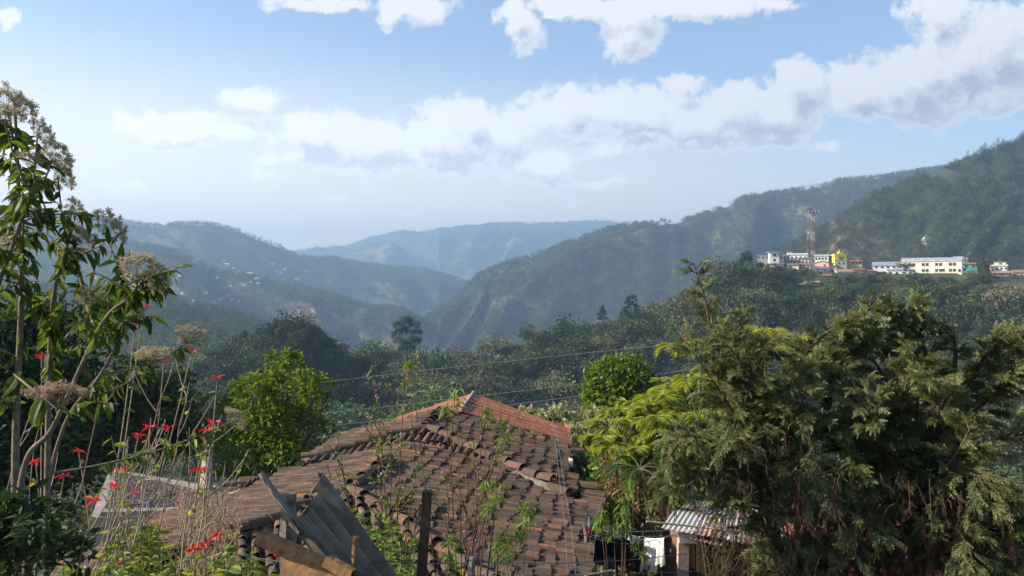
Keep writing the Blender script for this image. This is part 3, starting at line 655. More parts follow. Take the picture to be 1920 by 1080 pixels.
# yellow church
def church():
    Y = 447; s = Y / F; X = lambda p: (p - 960) * s; Z = lambda p: (540 - p) * s
    HR.append((1564, 1590, 466, 490, 447))
    T = Thing('church', 'bright yellow church front with three domed turrets', 'church', (X(1576), Y + 4, Z(492)))
    yb = MB(); zb = Z(492) - 2
    yb.box((X(1576.5), Y + 4, (Z(478) + zb) / 2), (22.5 * s, 8, Z(478) - zb))
    yb.box((X(1576.5), Y + 1.5, (Z(476) + Z(478)) / 2 + .02), (23.5 * s, 3.4, Z(476) - Z(478)))
    T.part('facade', yb, W['yellow'])
    dm = plain('church_dome', (.26, .10, .07), (.16, .07, .05), 2)
    for cx, top, wd in ((1568.5, 472.5, 5.0), (1577, 466.5, 6.0), (1585, 472.5, 5.0)):
        q = MB(); z0, z1 = Z(476), Z(top + 3.5); a8 = 8
        q.tube([(X(cx), Y + 1.5, z0 - 3), (X(cx), Y + 1.5, z0 + (z1 - z0) * .9), (X(cx), Y + 1.5, z0 + (z1 - z0) * .9), (X(cx), Y + 1.5, z1)], [wd * s / 2, wd * s / 2, wd * s / 2 * 1.15, wd * s / 2 * 1.15], 8, 0, False)
        if wd > 5.5: q.box((X(cx), Y + 1.2, Z(475)), (9 * s, 2.6, 5 * s))
        tp = T.part('turret', q, W['yellow'])
        d = MB(); rr = wd * s / 2; d.tube([(X(cx), Y + 1.5, z1 + rr * f) for f in (0, .35, .7, .9, 1.5)], [rr, rr * .92, rr * .42, rr * .25, .02], 10); T.sub('dome', d, dm, tp)
        w_ = MB(); w_.box((X(cx), Y + 1.5 - wd * s / 2 - .02, (z0 + z1) / 2), (.7, .12, 1.2)); T.sub('window', w_, winmat, tp)
    w_ = MB(); w_.box((X(1577), Y - .03, Z(488)), (2, .1, 3.4)); T.part('door', w_, W['brown'])
church()
# radio tower
def lattice(name, label, px, w0, w1, pt, pb, Y, bands, r=.13, plat=None):
    s = Y / F; X = (px - 960) * s; z0, z1 = (540 - pb) * s, (540 - pt) * s; n = 10; red = wallmat('tower_red', (.26, .11, .09)); wht = wallmat('tower_white', (.42, .42, .42))
    T = Thing(name, label, 'radio tower', (X, Y, z0)); zz = np.linspace(z0, z1, n + 1); hw = np.interp(zz, [z0, z0 + (z1 - z0) * .5, z1], [w0, (w0 + w1) / 2 * .85, w1]) / 2
    for sx_, sy_ in ((-1, -1), (1, -1), (1, 1), (-1, 1)):
        l = MB()
        for i in range(n): l.tube([(X + sx_ * hw[i], Y + sy_ * hw[i], zz[i]), (X + sx_ * hw[i + 1], Y + sy_ * hw[i + 1], zz[i + 1])], r, 4, 0 if bands(i / n) else 1, False)
        T.part('leg', l, [red, wht])
    b = MB()
    for i in range(n):
        c = [np.array((X + a * hw[j], Y + d * hw[j], zz[j])) for j in (i, i + 1) for a, d in ((-1, -1), (1, -1), (1, 1), (-1, 1))]
        m_ = 0 if bands(i / n) else 1
        for k in range(4):
            k2 = (k + 1) % 4
            b.tube([c[k], c[4 + k2]], r * .42, 4, m_, False); b.tube([c[k2], c[4 + k]], r * .42, 4, m_, False); b.tube([c[4 + k], c[4 + k2]], r * .42, 4, m_, False)
    T.part('bracing', b, [red, wht])
    return T, X, z0, z1, red, wht
bd = lambda f: int(f * 5) % 2 == 0 if f < .8 else True
bd2 = lambda f: (int(f * 5) % 2 == 1) or f > .8
T, X, z0, z1, red, wht = lattice('radio_tower', 'wide red and white lattice radio tower, left of the tower pair above the village', 1517.5, 10 * .274, 6 * .274, 391, 489, 456, bd2, .05)
q = MB(); q.box((X - .6, 456, z1 - .5), (3.2, 2.4, .5)); q.box((X - 2.2, 456, z1 + .2), (.35, .4, 2.0)); T.part('platform', q, red)
for dx_, dz_ in ((-2.1, .1), (-.9, .4), (.5, .3), (1.5, -.2)): q = MB(); q.box((X + dx_, 455.0, z1 + dz_), (.4, .35, 2.1)); T.part('antenna', q, wht)
q = MB(); q.tube([(X - .6, 454.3, z0 + 14), (X - .6, 453.9, z0 + 14)], [.75, .55], 12); T.part('dish', q, wht)
T, X, z0, z1, red, wht = lattice('antenna_mast', 'slim red mast close against the right side of the lattice radio tower', 1524.5, 1.35, 1.25, 398, 488, 454, bd2, .05)
q = MB(); q.box((X, 454, z1 + .1), (5.6, 1.4, .35)); T.part('platform', q, red)
for dx_ in (-2.6, -1.0, .9, 2.6): q = MB(); q.box((X + dx_, 453.2, z1 + .4), (.4, .3, 1.6)); T.part('antenna', q, wht)
# small houses scattered over the far left slope
hcol = [W['white'], W['cream'], W['tan'], W['white'], W['pink']]; hroof = [RF['metal'], RF['rust'], RF['white'], RF['metal'], RF['orange']]
far_src = []
for k in range(5):
    b = MB(); b.box((0, 0, 1.2), (7, 5, 4.4), 0, 0)
    h = 4.9
    b.add([(-3.9, -2.9, 3.2), (3.9, -2.9, 3.2), (3.9, 0, h), (-3.9, 0, h), (3.9, 2.9, 3.2), (-3.9, 2.9, 3.2)], [[0, 1, 2, 3], [3, 2, 4, 5]], 1)
    for xw in (-2, 1.5): b.box((xw, -2.52, 2.0), (1, .08, 1.1), 0, 2)
    far_src.append(b.build('far_house', [hcol[k], hroof[k], winmat], None, False))
FH = [(421, 493, 5), (427, 502, 9), (440, 507, 5), (448, 515, 8), (470, 520, 12), (484, 528, 8), (445, 519, 6), (418, 511, 5), (392, 508, 5), (347, 504, 6), (355, 509, 5), (340, 522, 8), (333, 529, 5), (379, 545, 8), (424, 545, 8), (434, 541, 6), (388, 555, 7), (396, 559, 5), (345, 557, 5), (366, 568, 6), (376, 571, 7), (402, 571, 11), (415, 568, 8), (438, 567, 6), (450, 568, 5), (486, 537, 6), (548, 536, 5), (527, 516, 8), (535, 509, 7), (520, 512, 5), (512, 496, 4), (558, 528, 7), (547, 533, 5), (280, 551, 7), (211, 514, 6), (184, 522, 5), (309, 566, 6), (460, 542, 5), (472, 537, 5), (410, 527, 5), (575, 512, 6), (566, 507, 5)]
for (hx, hy, hw_) in FH:
    px_ = np.full(300, float(hx)); Yc = np.linspace(1150, 2750, 300); zc = H((px_ - 960) / F * Yc, Yc); pyc = 540 - zc / Yc * F
    vis = np.minimum.accumulate(pyc); ok = (pyc <= vis + .3); j = np.argmin(np.abs(pyc - hy) + 100 * (~ok))
    o = far_src[rng.integers(5)].copy(); COL.objects.link(o); o.name = 'far_house'; yv = Yc[j]
    sc_ = hw_ / F * yv / 7.4; o.scale = (sc_, sc_, max(sc_ * .8, .7)); o.rotation_euler = (0, 0, U(-.5, .5)); o.location = ((hx - 960) / F * yv, yv - 7, zc[j] + 3.5)
    tag(o, 'tiny pale house among trees on the far hazy left slope', 'house', 'houses scattered on the far left slope')
# dirt track and quarry scars
def strip(name, pts, w, mat, lift=.5):
    c = curve(pts, 10); d = nrm(np.gradient(c, axis=0)); sd = nrm(np.cross(d, (0, 0, 1.0))); k = len(c); ww = w * (1 + .35 * np.sin(np.arange(k) * 1.7))[:, None]
    V = np.concatenate([c - sd * ww, c + sd * ww]); V[:, 2] = H(V[:, 0], V[:, 1]) + lift
    m_ = MB(); m_.add(V, np.array([[i, i + 1, k + i + 1, k + i] for i in range(k - 1)])); return tag(m_.build(name, mat), kind='structure')
def onhill(px, py, y0, y1):
    Yc = np.linspace(y0, y1, 500); zc = H((px - 960) / F * Yc, Yc); pyc = 540 - zc / Yc * F; j = np.argmin(np.abs(pyc - py)); return np.array([(px - 960) / F * Yc[j], Yc[j], zc[j]])
dirt = plain('red_dirt', (.30, .16, .09), (.20, .11, .065), .8, .95, .05, .3)
strip('dirt_track', [onhill(a, b, 195, 372) for a, b in ((925, 688), (960, 705), (985, 722), (1020, 742), (1060, 762), (1100, 792))], .9, dirt, .8)
strip('quarry_road', [onhill(a, b, 760, 1100) for a, b in ((1728, 450), (1731, 457), (1740, 464))], 2.2, plain('pale_gravel', (.6, .53, .44), (.5, .42, .34), 1), 1.5)
# ================================================================== the near wooded slope
HRA = np.array(HR)
def hides_house(px, ptop, Y, hw):
    return bool(np.any((HRA[:, 0] - hw < px) & (HRA[:, 1] + hw > px) & (ptop < HRA[:, 3] - 4.5) & (HRA[:, 4] > Y - 8) & (HRA[:, 4] - 130 < Y)))
ccount = 0
def slope_trees(n, x0, x1, ya, yb, kinds, lab, group, smin, smax, keep=None, wide=(1.0, 1.35)):
    global ccount
    p, px, Y = hillpts(n, x0, x1, ya, yb, keep)
    ks = list(kinds); kw = np.array([kinds[k] for k in ks], float); kw /= kw.sum()
    for q in p:
        k = ks[rng.choice(len(ks), p=kw)]
        s = U(smin, smax) * {'bush': .62, 'banana': .55, 'pine': 1.25, 'tall': 1.15, 'rust': .6}.get(k, 1)
        if hides_house(960 + F * q[0] / q[1], 540 - (q[2] + s * .95) / q[1] * F, q[1], .3 * s / q[1] * F):
            s *= .5
            if U(0, 1) > .3 and hides_house(960 + F * q[0] / q[1], 540 - (q[2] + s * .95) / q[1] * F, q[1], .3 * s / q[1] * F): continue
        hill_one(k, q[0], q[1], s, lab[k] if isinstance(lab, dict) else lab, group + {'pine': ', pines', 'bush': ', bushes', 'banana': ', banana plants', 'umbrella': ', spreading crowns', 'tall': ', slender crowns'}.get(k, ''), wide=U(*wide)); ccount += 1
# pine hill left of the middle
pr = lambda x: L1y(x)
slope_trees(95, 300, 660, lambda x: L1y(x) - 95, lambda x: L1y(x) + 12, {'pine': 6, 'tall': 1}, {'pine': 'dark pine on the small conical hill left of the lone eucalyptus', 'tall': 'slender dark broadleaf among the pines of the small conical hill'}, 'trees on the pine hill', 5.6, 8.2, None, (.95, 1.35))
# saddle behind the tiled roof
slope_trees(80, 630, 1130, lambda x: L1y(x) - 120, lambda x: L1y(x) + 5, {'round': 4, 'umbrella': 3, 'bush': 2}, {'round': 'dark round-crowned tree in the hollow wood above the tiled roof', 'umbrella': 'flat-topped spreading tree in the hollow wood above the tiled roof', 'bush': 'low bush between trees of the hollow wood above the tiled roof'}, 'trees in the hollow above the roof', 8, 15, lambda a, b, c: ~((np.abs(a - (925 + (b - 690) * 1.15)) < 12) & (b > 670)))
# slope below the village
slope_trees(118, 1120, 1990, lambda x: L1y(x) - 190, lambda x: L1y(x) - 42, {'round': 4, 'umbrella': 1.5, 'bush': 2, 'banana': 2.2, 'tall': 1}, {'round': 'dark round-crowned tree on the wooded slope below the village', 'umbrella': 'flat-topped spreading tree on the wooded slope below the village', 'bush': 'low rounded bush on the wooded slope below the village', 'banana': 'bright green banana clump on the wooded slope below the village', 'tall': 'slender upright tree on the wooded slope below the village'}, 'trees on the slope below the village', 7, 16)
# filling growth under and between them
sc0 = None
p, px, Y = hillpts(6200, -200, 2060, lambda x: L1y(x) * 0 + 190, lambda x: L1y(x) + 15, lambda a, b, c: ~((np.abs(a - (925 + (b - 690) * 1.15)) < 9) & (b > 665) & (a < 1130)) & ~((a > 1430) & (c > L1y(a) - 4)))
UV = [NV['bush'][3][0], NV['bush'][0][0], NV['bush'][1][0], NV['bush'][2][0], NV['round'][0][0], NV['round'][1][0], NV['banana'][0][0], NV['umbrella'][0][0], NV['pine'][0][0], NV['round'][2][0]]
vi = np.where(px < 640, vmix(len(p), [.3, 2, .5, .2, 1, .2, 0, .2, 5, 1]), np.where(px < 1120, vmix(len(p), [1, 5, 1.5, 2, 3, .7, 0, 1, .3, 3]), vmix(len(p), [1.6, 4, 3, 2, 3, 1.5, 1.1, .8, .1, 3])))
us = np.where(np.isin(vi, (6,)), U(3.5, 6, len(p)), np.where(vi == 8, U(5, 8.5, len(p)), rng.lognormal(1.75, .32, len(p))))
def hid(s): return np.array([hides_house(a, 540 - (q[2] + z * .95) / q[1] * F, q[1], .3 * z / q[1] * F) for a, q, z in zip(px, p, s)])
us = np.where(hid(us), us * .55, us); us = np.where(hid(us), us * .5, us); kp = ~hid(us)
scatter('undergrowth', 'mixed dark undergrowth filling the near wooded slope under the single trees', p[kp] - [0, 0, .3], us[kp], vi[kp], UV, 'undergrowth')

# single trees that stand out
top_tree('pine', 1184, 552, 392, 13, 'dark conifer with a broad pointed crown on the ridge below the village left end', None, 0, 1.5)
top_tree('pine', 1130, 572, 385, 8, 'small pointed conifer on the ridge left of the broad dark conifer', None, 1, 1.2)
top_tree('tall', 1056, 598, 375, 9, 'slim dark tree rising from the ridge where it dips to the hollow', None, 0, 1.2)
top_tree('round', 988, 610, 372, 9, 'dark domed tree rising from the ridge above the dirt track', None, 0, 1.2)
top_tree('round', 1396, 470, 425, 9, 'dark tree at the cliff edge left of the first white village house', None, 2, 1.1)
top_tree('rust', 1362, 506, 405, 6, 'rust-red tree crown near the top of the slope, upper of the reddish ones', None, 0, 1.1)
top_tree('rust', 1345, 540, 385, 5, 'smaller rust-red tree lower down the slope under the upper reddish one', None, 0, 1.2)
top_tree('round', 1842, 484, 428, 11, 'tall yellowish green tree between the turquoise house and the white house', None, 1, .95)
top_tree('umbrella', 1698, 494, 428, 7, 'brownish flat-topped tree in front of the long cream building', None, 0, 1.4)
for px_, pt_, s_ in ((1240, 409, 9), (1247, 410, 8), (1255, 412, 7), (1222, 412, 6)):
    top_tree('tall', px_, pt_, 1955, s_ * 1.4, 'tiny tree of the small clump standing on the bare hump of the long ridge', 'clump on the bare ridge hump', 0, 1.5)
for px_, pt_, s_ in ((321, 417, 16), (338, 421, 9), (352, 420, 10), (300, 424, 7), (398, 417, 13)):
    top_tree('round', px_, pt_, 2640, s_, 'small hazy tree standing out on the crest of the left ridge', 'trees on the left crest', 0, 1.4)
# the lone eucalyptus
def eucalyptus():
    x, y = (762 - 960) / F * 300, 300.0; zt = (540 - 590) / F * 300; zb = zt - 17
    T = Thing('eucalyptus_tree', 'tall lone eucalyptus with an open clumped crown in the middle of the valley', 'tree', (x, y, zb))
    b = MB(); b.tube(curve([(x, y, zb), (x + .2, y, zb + 6), (x - .1, y, zb + 11), (x, y, zt - 2)]), [.38, .08], 7)
    S = 300 / F; lobes = []
    for (qx, qy, r) in ((762, 604, 15), (748, 612, 12), (776, 610, 12), (744, 626, 11), (780, 626, 12), (760, 622, 12), (750, 641, 12), (777, 642, 12), (784, 640, 8), (741, 632, 8), (764, 645, 11), (755, 655, 9), (772, 655, 9)):
        c = P(qx, qy, 300) + [0, U(-2.0, 2.0), 0]; lobes.append((*c, r * S * .8, r * S * .8, r * S * .7))
        b.tube(curve([(x, y, c[2] - 2.4), (x * .5 + c[0] * .5, y * .5 + c[1] * .5, c[2] - 1.3), c], 4), [.14, .03], 5)
    l = MB(); cards_in_lobes(l, lobes, 5200, .42, sub=10, sig=.26)
    T.part('trunk', b, bark); T.part('crown', l, hl_dark)
eucalyptus()

# scrub on the slope between the yard and the near wood
n_ = 1700; Ys_ = np.exp(U(math.log(29), math.log(205), n_)); px_ = U(-900, 2900, n_); X_ = (px_ - 960) / F * Ys_
q_ = np.stack([X_, Ys_, H(X_, Ys_)], 1); v_ = vmix(n_, [1, 4, 3, 2, 1.5, 1.5, 1, 0, 0, 1])
scatter('scrub', 'green scrub on the slope dropping from the yard to the near wood', q_ - [0, 0, .3], np.clip(U(1.8, 4.2, n_) * (.6 + Ys_ / 160), 1.5, 6), v_, UV, 'scrub')
# ================================================================== the clay tiled house
def tilemat():
    m, t, out = newmat('clay_tiles')
    g = t.n('ShaderNodeNewGeometry'); co = t.n('ShaderNodeTexCoord').outputs['Object']
    n1 = t.noise(co, 14, 8, .7); n2 = t.noise(co, .8, 4, .6); n3 = t.noise(co, 45, 4, .7)
    col = t.ramp(g.outputs['Random Per Island'], [(0, (0.061, 0.043, 0.034)), (.3, (0.098, 0.066, 0.047)), (.62, (0.139, 0.088, 0.058)), (.9, (0.193, 0.115, 0.074)), (.97, (0.287, 0.135, 0.074)), (1, (0.320, 0.152, 0.082))])
    col = t.mix(t.maprange(n1.outputs[0], .50, .64), col, (.085, .068, .055))
    col = t.mix(t.maprange(n2.outputs[0], .52, .68, 0, .55), col, (.10, .085, .07))
    col = t.mix(t.maprange(n3.outputs[0], .63, .72, 0, .5), col, (.36, .34, .28))
    t.L.new(principled(t, col, .9, .15, 0, n1.outputs[0], .5, .01).outputs[0], out.inputs[0]); return m
tiles_m = tilemat()
mortar = plain('old_mortar', (.30, .27, .23), (.13, .11, .09), 9, .95, .05, .7)
under = plain('roof_underlay', (.06, .045, .035), (.03, .022, .018), 6, .95, .05, .3)
adobe = plain('adobe_wall', (.42, .30, .20), (.30, .21, .14), 2, .95, .05, .4)
timber = plain('weathered_timber', (.20, .14, .09), (.10, .07, .045), 8, .9, .1, .6)
def barrelT(L, r0, r1, th=.014, n=6, sgn=1):
    """half pipe, axis along +Y (down the slope), r0 upper end, r1 lower end"""
    V = []; a = np.linspace(R(-88), R(88), n + 1)
    for rr in (0, -th):
        for y, r in ((0, r0), (L, r1)):
            for q in a: V.append(((r + rr) * math.sin(q), y, sgn * (r + rr) * math.cos(q)))
    Q = []; m = n + 1
    o = lambda k, e, i: k * 2 * m + e * m + i
    for i in range(n):
        Q += [(o(0, 0, i), o(0, 0, i + 1), o(0, 1, i + 1), o(0, 1, i)), (o(1, 0, i), o(1, 1, i), o(1, 1, i + 1), o(1, 0, i + 1)),
              (o(0, 1, i), o(0, 1, i + 1), o(1, 1, i + 1), o(1, 1, i)), (o(0, 0, i), o(1, 0, i), o(1, 0, i + 1), o(0, 0, i + 1))]
    for i in (0, n): Q.append((o(0, 0, i), o(0, 1, i), o(1, 1, i), o(1, 0, i)))
    return np.array(V), np.array(Q)
COVER = barrelT(.38, .044, .058, .010); PAN = barrelT(.40, .054, .047, .010, sgn=-1); HIPT = barrelT(.42, .082, .103)
def inpoly(u, v, poly):
    x, y = poly[:, 0], poly[:, 1]; n = len(x); c = np.zeros(len(u), bool); j = n - 1
    for i in range(n):
        hit = ((y[i] > v) != (y[j] > v)) & (u < (x[j] - x[i]) * (v - y[i]) / (y[j] - y[i] + 1e-12) + x[i]); c ^= hit; j = i
    return c
def roof_face(T, name, poly, sp=.110, expo=.255, sag=.05, seed=1, label=None, cut=None):
    poly = [np.asarray(p, float) for p in poly]; o = poly[0]
    n = nrm(np.cross(poly[1] - o, poly[2] - o)); n = n if n[2] > 0 else -n
    v = nrm(np.array([0, 0, -1.0]) - n * np.dot([0, 0, -1.0], n)); u = np.cross(v, n)
    pl = np.array([[np.dot(p - o, u), np.dot(p - o, v)] for p in poly])
    us = np.arange(pl[:, 0].min(), pl[:, 0].max(), sp); vs = np.arange(pl[:, 1].min() - .1, pl[:, 1].max(), expo)
    g = np.random.default_rng(seed); gu, gv = np.meshgrid(us, vs, indexing='ij'); iu = np.repeat(np.arange(len(us))[:, None], len(vs), 1)
    gu = gu + g.normal(0, .010, gu.shape) + .02 * np.sin(gv * 3 + iu); gv = gv + g.normal(0, .012, len(us))[:, None] + g.normal(0, .012, gv.shape) + .10 * fbm(gu * .9 + seed, gv * .25, 2, seed + 40) * 2
    gu, gv = gu.ravel(), gv.ravel(); ok = inpoly(gu, gv + expo * .6, pl)
    gu, gv = gu[ok], gv[ok]; k = len(gu)
    dz = sag * fbm(gu / 1.3, gv / 1.3, 3, seed) * 1.6
    pos = o + gu[:, None] * u + gv[:, None] * v + (dz + .03)[:, None] * n
    if cut is not None:
        kp = ~cut(pos); pos, gu, gv = pos[kp], gu[kp], gv[kp]; k = len(pos)
    mb = MB()
    for Tm, off, hh, tl in ((PAN, sp / 2, .03, .055), (COVER, 0, .022, .085)):
        ya = g.normal(0, .02, k); tilt = tl + g.normal(0, .008, k)
        d = v[None] * np.cos(tilt)[:, None] + n[None] * np.sin(tilt)[:, None] + u[None] * np.sin(ya)[:, None]; d = nrm(d)
        x = nrm(np.cross(d, n)); z = np.cross(x, d)
        mb.inst(Tm, np.stack([x, d, z], -1) * g.uniform(.96, 1.04, k)[:, None, None], pos + u * off + n * (hh - .03), 0, False)
    pt = T.part(name, mb, tiles_m, label)
    ub = MB(); uo = [p - n * .09 for p in poly]; ub.add(uo + [p - n * .05 for p in uo], [list(range(len(poly))), list(range(len(poly), 2 * len(poly)))[::-1]] + [[i, (i + 1) % len(poly), len(poly) + (i + 1) % len(poly), len(poly) + i] for i in range(len(poly))]); T.sub('underlay', ub, under, pt)
    return pt
def hip_line(T, name, a, b, seed=1, lift=.05, start=0.0):
    a, b = np.asarray(a, float), np.asarray(b, float); L = np.linalg.norm(b - a); d = (b - a) / L; k = max(int(L / .33), 1); g = np.random.default_rng(seed)
    s = (np.arange(k) + .0) * L / k; pos = a + d * s[:, None] + np.array([0, 0, lift]) + g.normal(0, .012, (k, 3))
    mb = MB(); dd = nrm(d + g.normal(0, .045, (k, 3)) + np.array([0, 0, .08])); mb.inst(HIPT, frames(dd, (0, 0, 1)), pos, 0)
    pt = T.part(name, mb, tiles_m)
    q = MB(); c = curve([a, (a + b) / 2 + [0, 0, -.02], b], 8); c = c + np.array([0, 0, lift - .05]) + g.normal(0, .008, c.shape); q.tube(c, .085, 6); T.sub('mortar', q, mortar, pt)
# --- upper house: ridge coming towards the viewer, hipped near end
UB = P(797, 806, 17.36); ud = nrm(np.array([.075, 1, 0])); us_ = np.array([ud[1], -ud[0], 0])
def HU(a, b, z): return UB + ud * a + us_ * b + np.array([0, 0, z])
ZE = -.677
house_o = Thing('tiled_house', 'low house with sagging brown clay tile roofs stepping down the slope', 'house', (UB[0], 16, -6.8))
A_, B_ = HU(2.35, 0, 0), HU(0, 0, 0)
eR, eRn = HU(2.35, 2.78, ZE - .03), HU(-2.05, 2.78, ZE); eL, eLn = HU(2.2, -2.05, ZE * .74), HU(-.75, -2.15, ZE * .76)
RL = P(735, 864, 15.0); RLn = P(655, 924, 12.66); ld = nrm((RLn - RL) * [1, 1, 0]); ls = np.array([-ld[1], ld[0], 0])   # lower ridge, right side vector
if ls[0] < 0: ls = -ls
zl = (RL[2] + RLn[2]) / 2; RL[2] = RLn[2] = zl
def HL(a, b, z): return RL + ld * a + ls * b + np.array([0, 0, z])
SL = .225
def low_z(p):      # height of the lower roof's two long faces at p
    r = p - RL; b = r @ ls; return zl - np.abs(b) * SL
def upper_under_lower(pos):
    r = pos - RL; a = r @ ld; return (pos[:, 2] < low_z(pos) - .02) & (a > -.1)
def lower_under_upper(pos):
    r = pos - UB; a = r @ ud; b = r @ us_
    zr = UB[2] + ZE / 2.78 * np.abs(b); zh = UB[2] + np.where(a < 0, ZE / 2.15 * (-a), 0); zu = np.minimum(zr, zh)
    return (zu > pos[:, 2] + .03) & (np.abs(b) < 2.9) & (a > -2.2)
eRn[2] = low_z(eRn[None])[0] + .05
roof_face(house_o, 'tile_roof', label='upper clay tile slope under the red sheet metal, facing right', poly=[A_, B_, eRn, eR], seed=3, sag=.06)
roof_face(house_o, 'tile_roof', label='upper clay tile slope facing left', poly=[A_, eL, eLn, B_], seed=4, sag=.06)
roof_face(house_o, 'tile_roof', label='short upper hip slope facing the viewer', poly=[B_, eLn, eLn * .45 + eRn * .55 + [0, 0, .02], B_ * .42 + eRn * .58], sp=.148, seed=5, cut=upper_under_lower)
hip_line(house_o, 'ridge_tiles', A_, B_, 1); hip_line(house_o, 'hip_tiles', B_, eRn, 2); hip_line(house_o, 'hip_tiles', B_, eLn, 3)
aN = float(np.linalg.norm((RLn - RL)[:2]))
wR, wL = 3.36, 3.3; zR, zL = -SL * wR, -SL * wL
lRf, lRn = HL(-1.2, wR, zR), HL(aN + 3.0, wR, zR); lLf, lLn = HL(-1.4, -wL, zL), HL(aN + 2.4, -1.3, -SL * 1.3); lT = HL(-1.3, 0, 0); lN = HL(aN, 0, 0)
roof_face(house_o, 'tile_roof', label='lower clay tile slope facing right', poly=[lT, lN, lRn, lRf], seed=7, sag=.08, cut=lower_under_upper)
roof_face(house_o, 'tile_roof', label='lower sunlit clay tile slope facing left', poly=[lT, lLf, HL(aN + 2.2, -wL, zL), lLn, lN], seed=8, sag=.08, cut=lower_under_upper)
roof_face(house_o, 'tile_roof', label='lowest hip slope half hidden by plants', poly=[lN, lLn, lRn], sp=.155, seed=9)
hip_line(house_o, 'ridge_tiles', HL(.15, 0, 0), lN, 4, .06); hip_line(house_o, 'hip_tiles', lN, lRn, 5); hip_line(house_o, 'hip_tiles', lN, lLn, 6)
# verge tiles along the exposed far edges of the lower roof and along the step under the upper hip
hip_line(house_o, 'verge_tiles', HL(-1.18, 1.2, -SL * 1.2), lRf + [0, 0, 0], 8, .06)
hip_line(house_o, 'verge_tiles', A_ * .98 + eR * .02, eR, 9, -.045)
# red painted sheet-metal cap roof behind
redm = newmat('red_oxide_sheet'); m, t, out = redm
co = t.n('ShaderNodeTexCoord').outputs['Object']; n1 = t.noise(co, 3, 8, .7); n2 = t.noise(co, 30, 3, .7)
col = t.mix(t.maprange(n1.outputs[0], .42, .62), (.37, .125, .062), (.26, .088, .046)); col = t.mix(t.maprange(n2.outputs[0], .66, .74, 0, .7), col, (.55, .45, .38))
t.L.new(principled(t, col, .55, .3, 0, n1.outputs[0], .15).outputs[0], out.inputs[0]); redm = m
ap = P(888, 737, 22.0); rt = P(1070, 805, 20.9); rb = P(1068, 828, 20.45); fl = P(864, 772, 20.55); lb = P(700, 812, 20.3); lt = P(752, 781, 21.2)
fb2 = MB()
for f_ in (.30, .62): fb2.tube([ap * (1 - f_) + fl * f_ + [0, -.02, .035], rt * (1 - f_) + rb * f_ + [0, -.02, .035]], .007, 4)
rm = MB()
def sheet(q, lines=2):
    q = [np.asarray(p, float) for p in q]; n = nrm(np.cross(q[1] - q[0], q[2] - q[0])); n = n if n[2] > 0 else -n
    for i in range(lines):
        f0, f1 = i / lines, (i + 1) / lines + .02
        a, b = q[0] * (1 - f0) + q[3] * f0, q[1] * (1 - f0) + q[2] * f0; c, d = q[1] * (1 - f1) + q[2] * f1, q[0] * (1 - f1) + q[3] * f1
        h0, h1 = n * .004, n * .03
        V = [a + h0, b + h0, c + h1, d + h1]; V += [p - n * .012 for p in V]
        rm.add(V, [[0, 1, 2, 3], [7, 6, 5, 4], [0, 4, 5, 1], [1, 5, 6, 2], [2, 6, 7, 3], [3, 7, 4, 0]])
bk = np.array([.35, 6, 0]); sheet([ap, rt, rb, fl]); sheet([ap, fl, lb, lt], 2)
sheet([ap + [0, .04, -.01], lt + [0, .04, -.01], lt + [.2, 5, -1.0], ap + [.2, 5, -1.2]], 2); sheet([rt + [0, .04, -.01], ap + [0, .04, -.01], ap + [.2, 5, -1.2], rt + [.2, 5, -.9]], 2)
sheet([rt, rb, rb + [.2, 5, -.3], rt + [.2, 5, -.9]], 1)
house_o.part('metal_roof', rm, redm, 'rust-red sheet metal roof at the top')
house_o.part('sheet_seam', fb2, plain('scratched_seam', (.62, .50, .44), (.34, .15, .09), 14, .7, .3, .1, lo=.45, hi=.55))
fb = MB(); fb.tube([ap + [0, -.03, .03], fl + [0, -.03, .05]], .035, 6)
house_o.part('roof_flashing', fb, plain('grey_flashing', (.55, .52, .48), (.36, .25, .2), 6, .6, .4, .2))
hw_ = MB()
hw_.box(HU(.6, 0, ZE - 1.85), (2.3 * 2, 5.0, 3.4), -.075); hw_.box(HL(aN * .5 + .3, 0, zL - 1.75), (5.4, 6.6, 3.4), math.atan2(ld[1], ld[0]) - math.pi / 2)
house_o.part('wall', hw_, adobe)
rf = MB()
for q in np.linspace(-1.0, aN + 2.6, 9):
    r1 = MB(); r1.box(HL(q, wR - .3, zR - .06), (.9, .08, .08), math.atan2(ls[1], ls[0])); house_o.part('rafter_end', r1, timber)
for (px_, py_, Y_) in ((1072, 845, 18.7),): rf.box(P(px_, py_, Y_), (.55, .1, .07)); 
house_o.part('rafter_end', rf, timber)
bx = MB(); bx.box(P(1070, 867, 17.6), (.07, .3, .12)); house_o.part('end_board', bx, wallmat('whitewashed_board', (.7, .62, .5)))
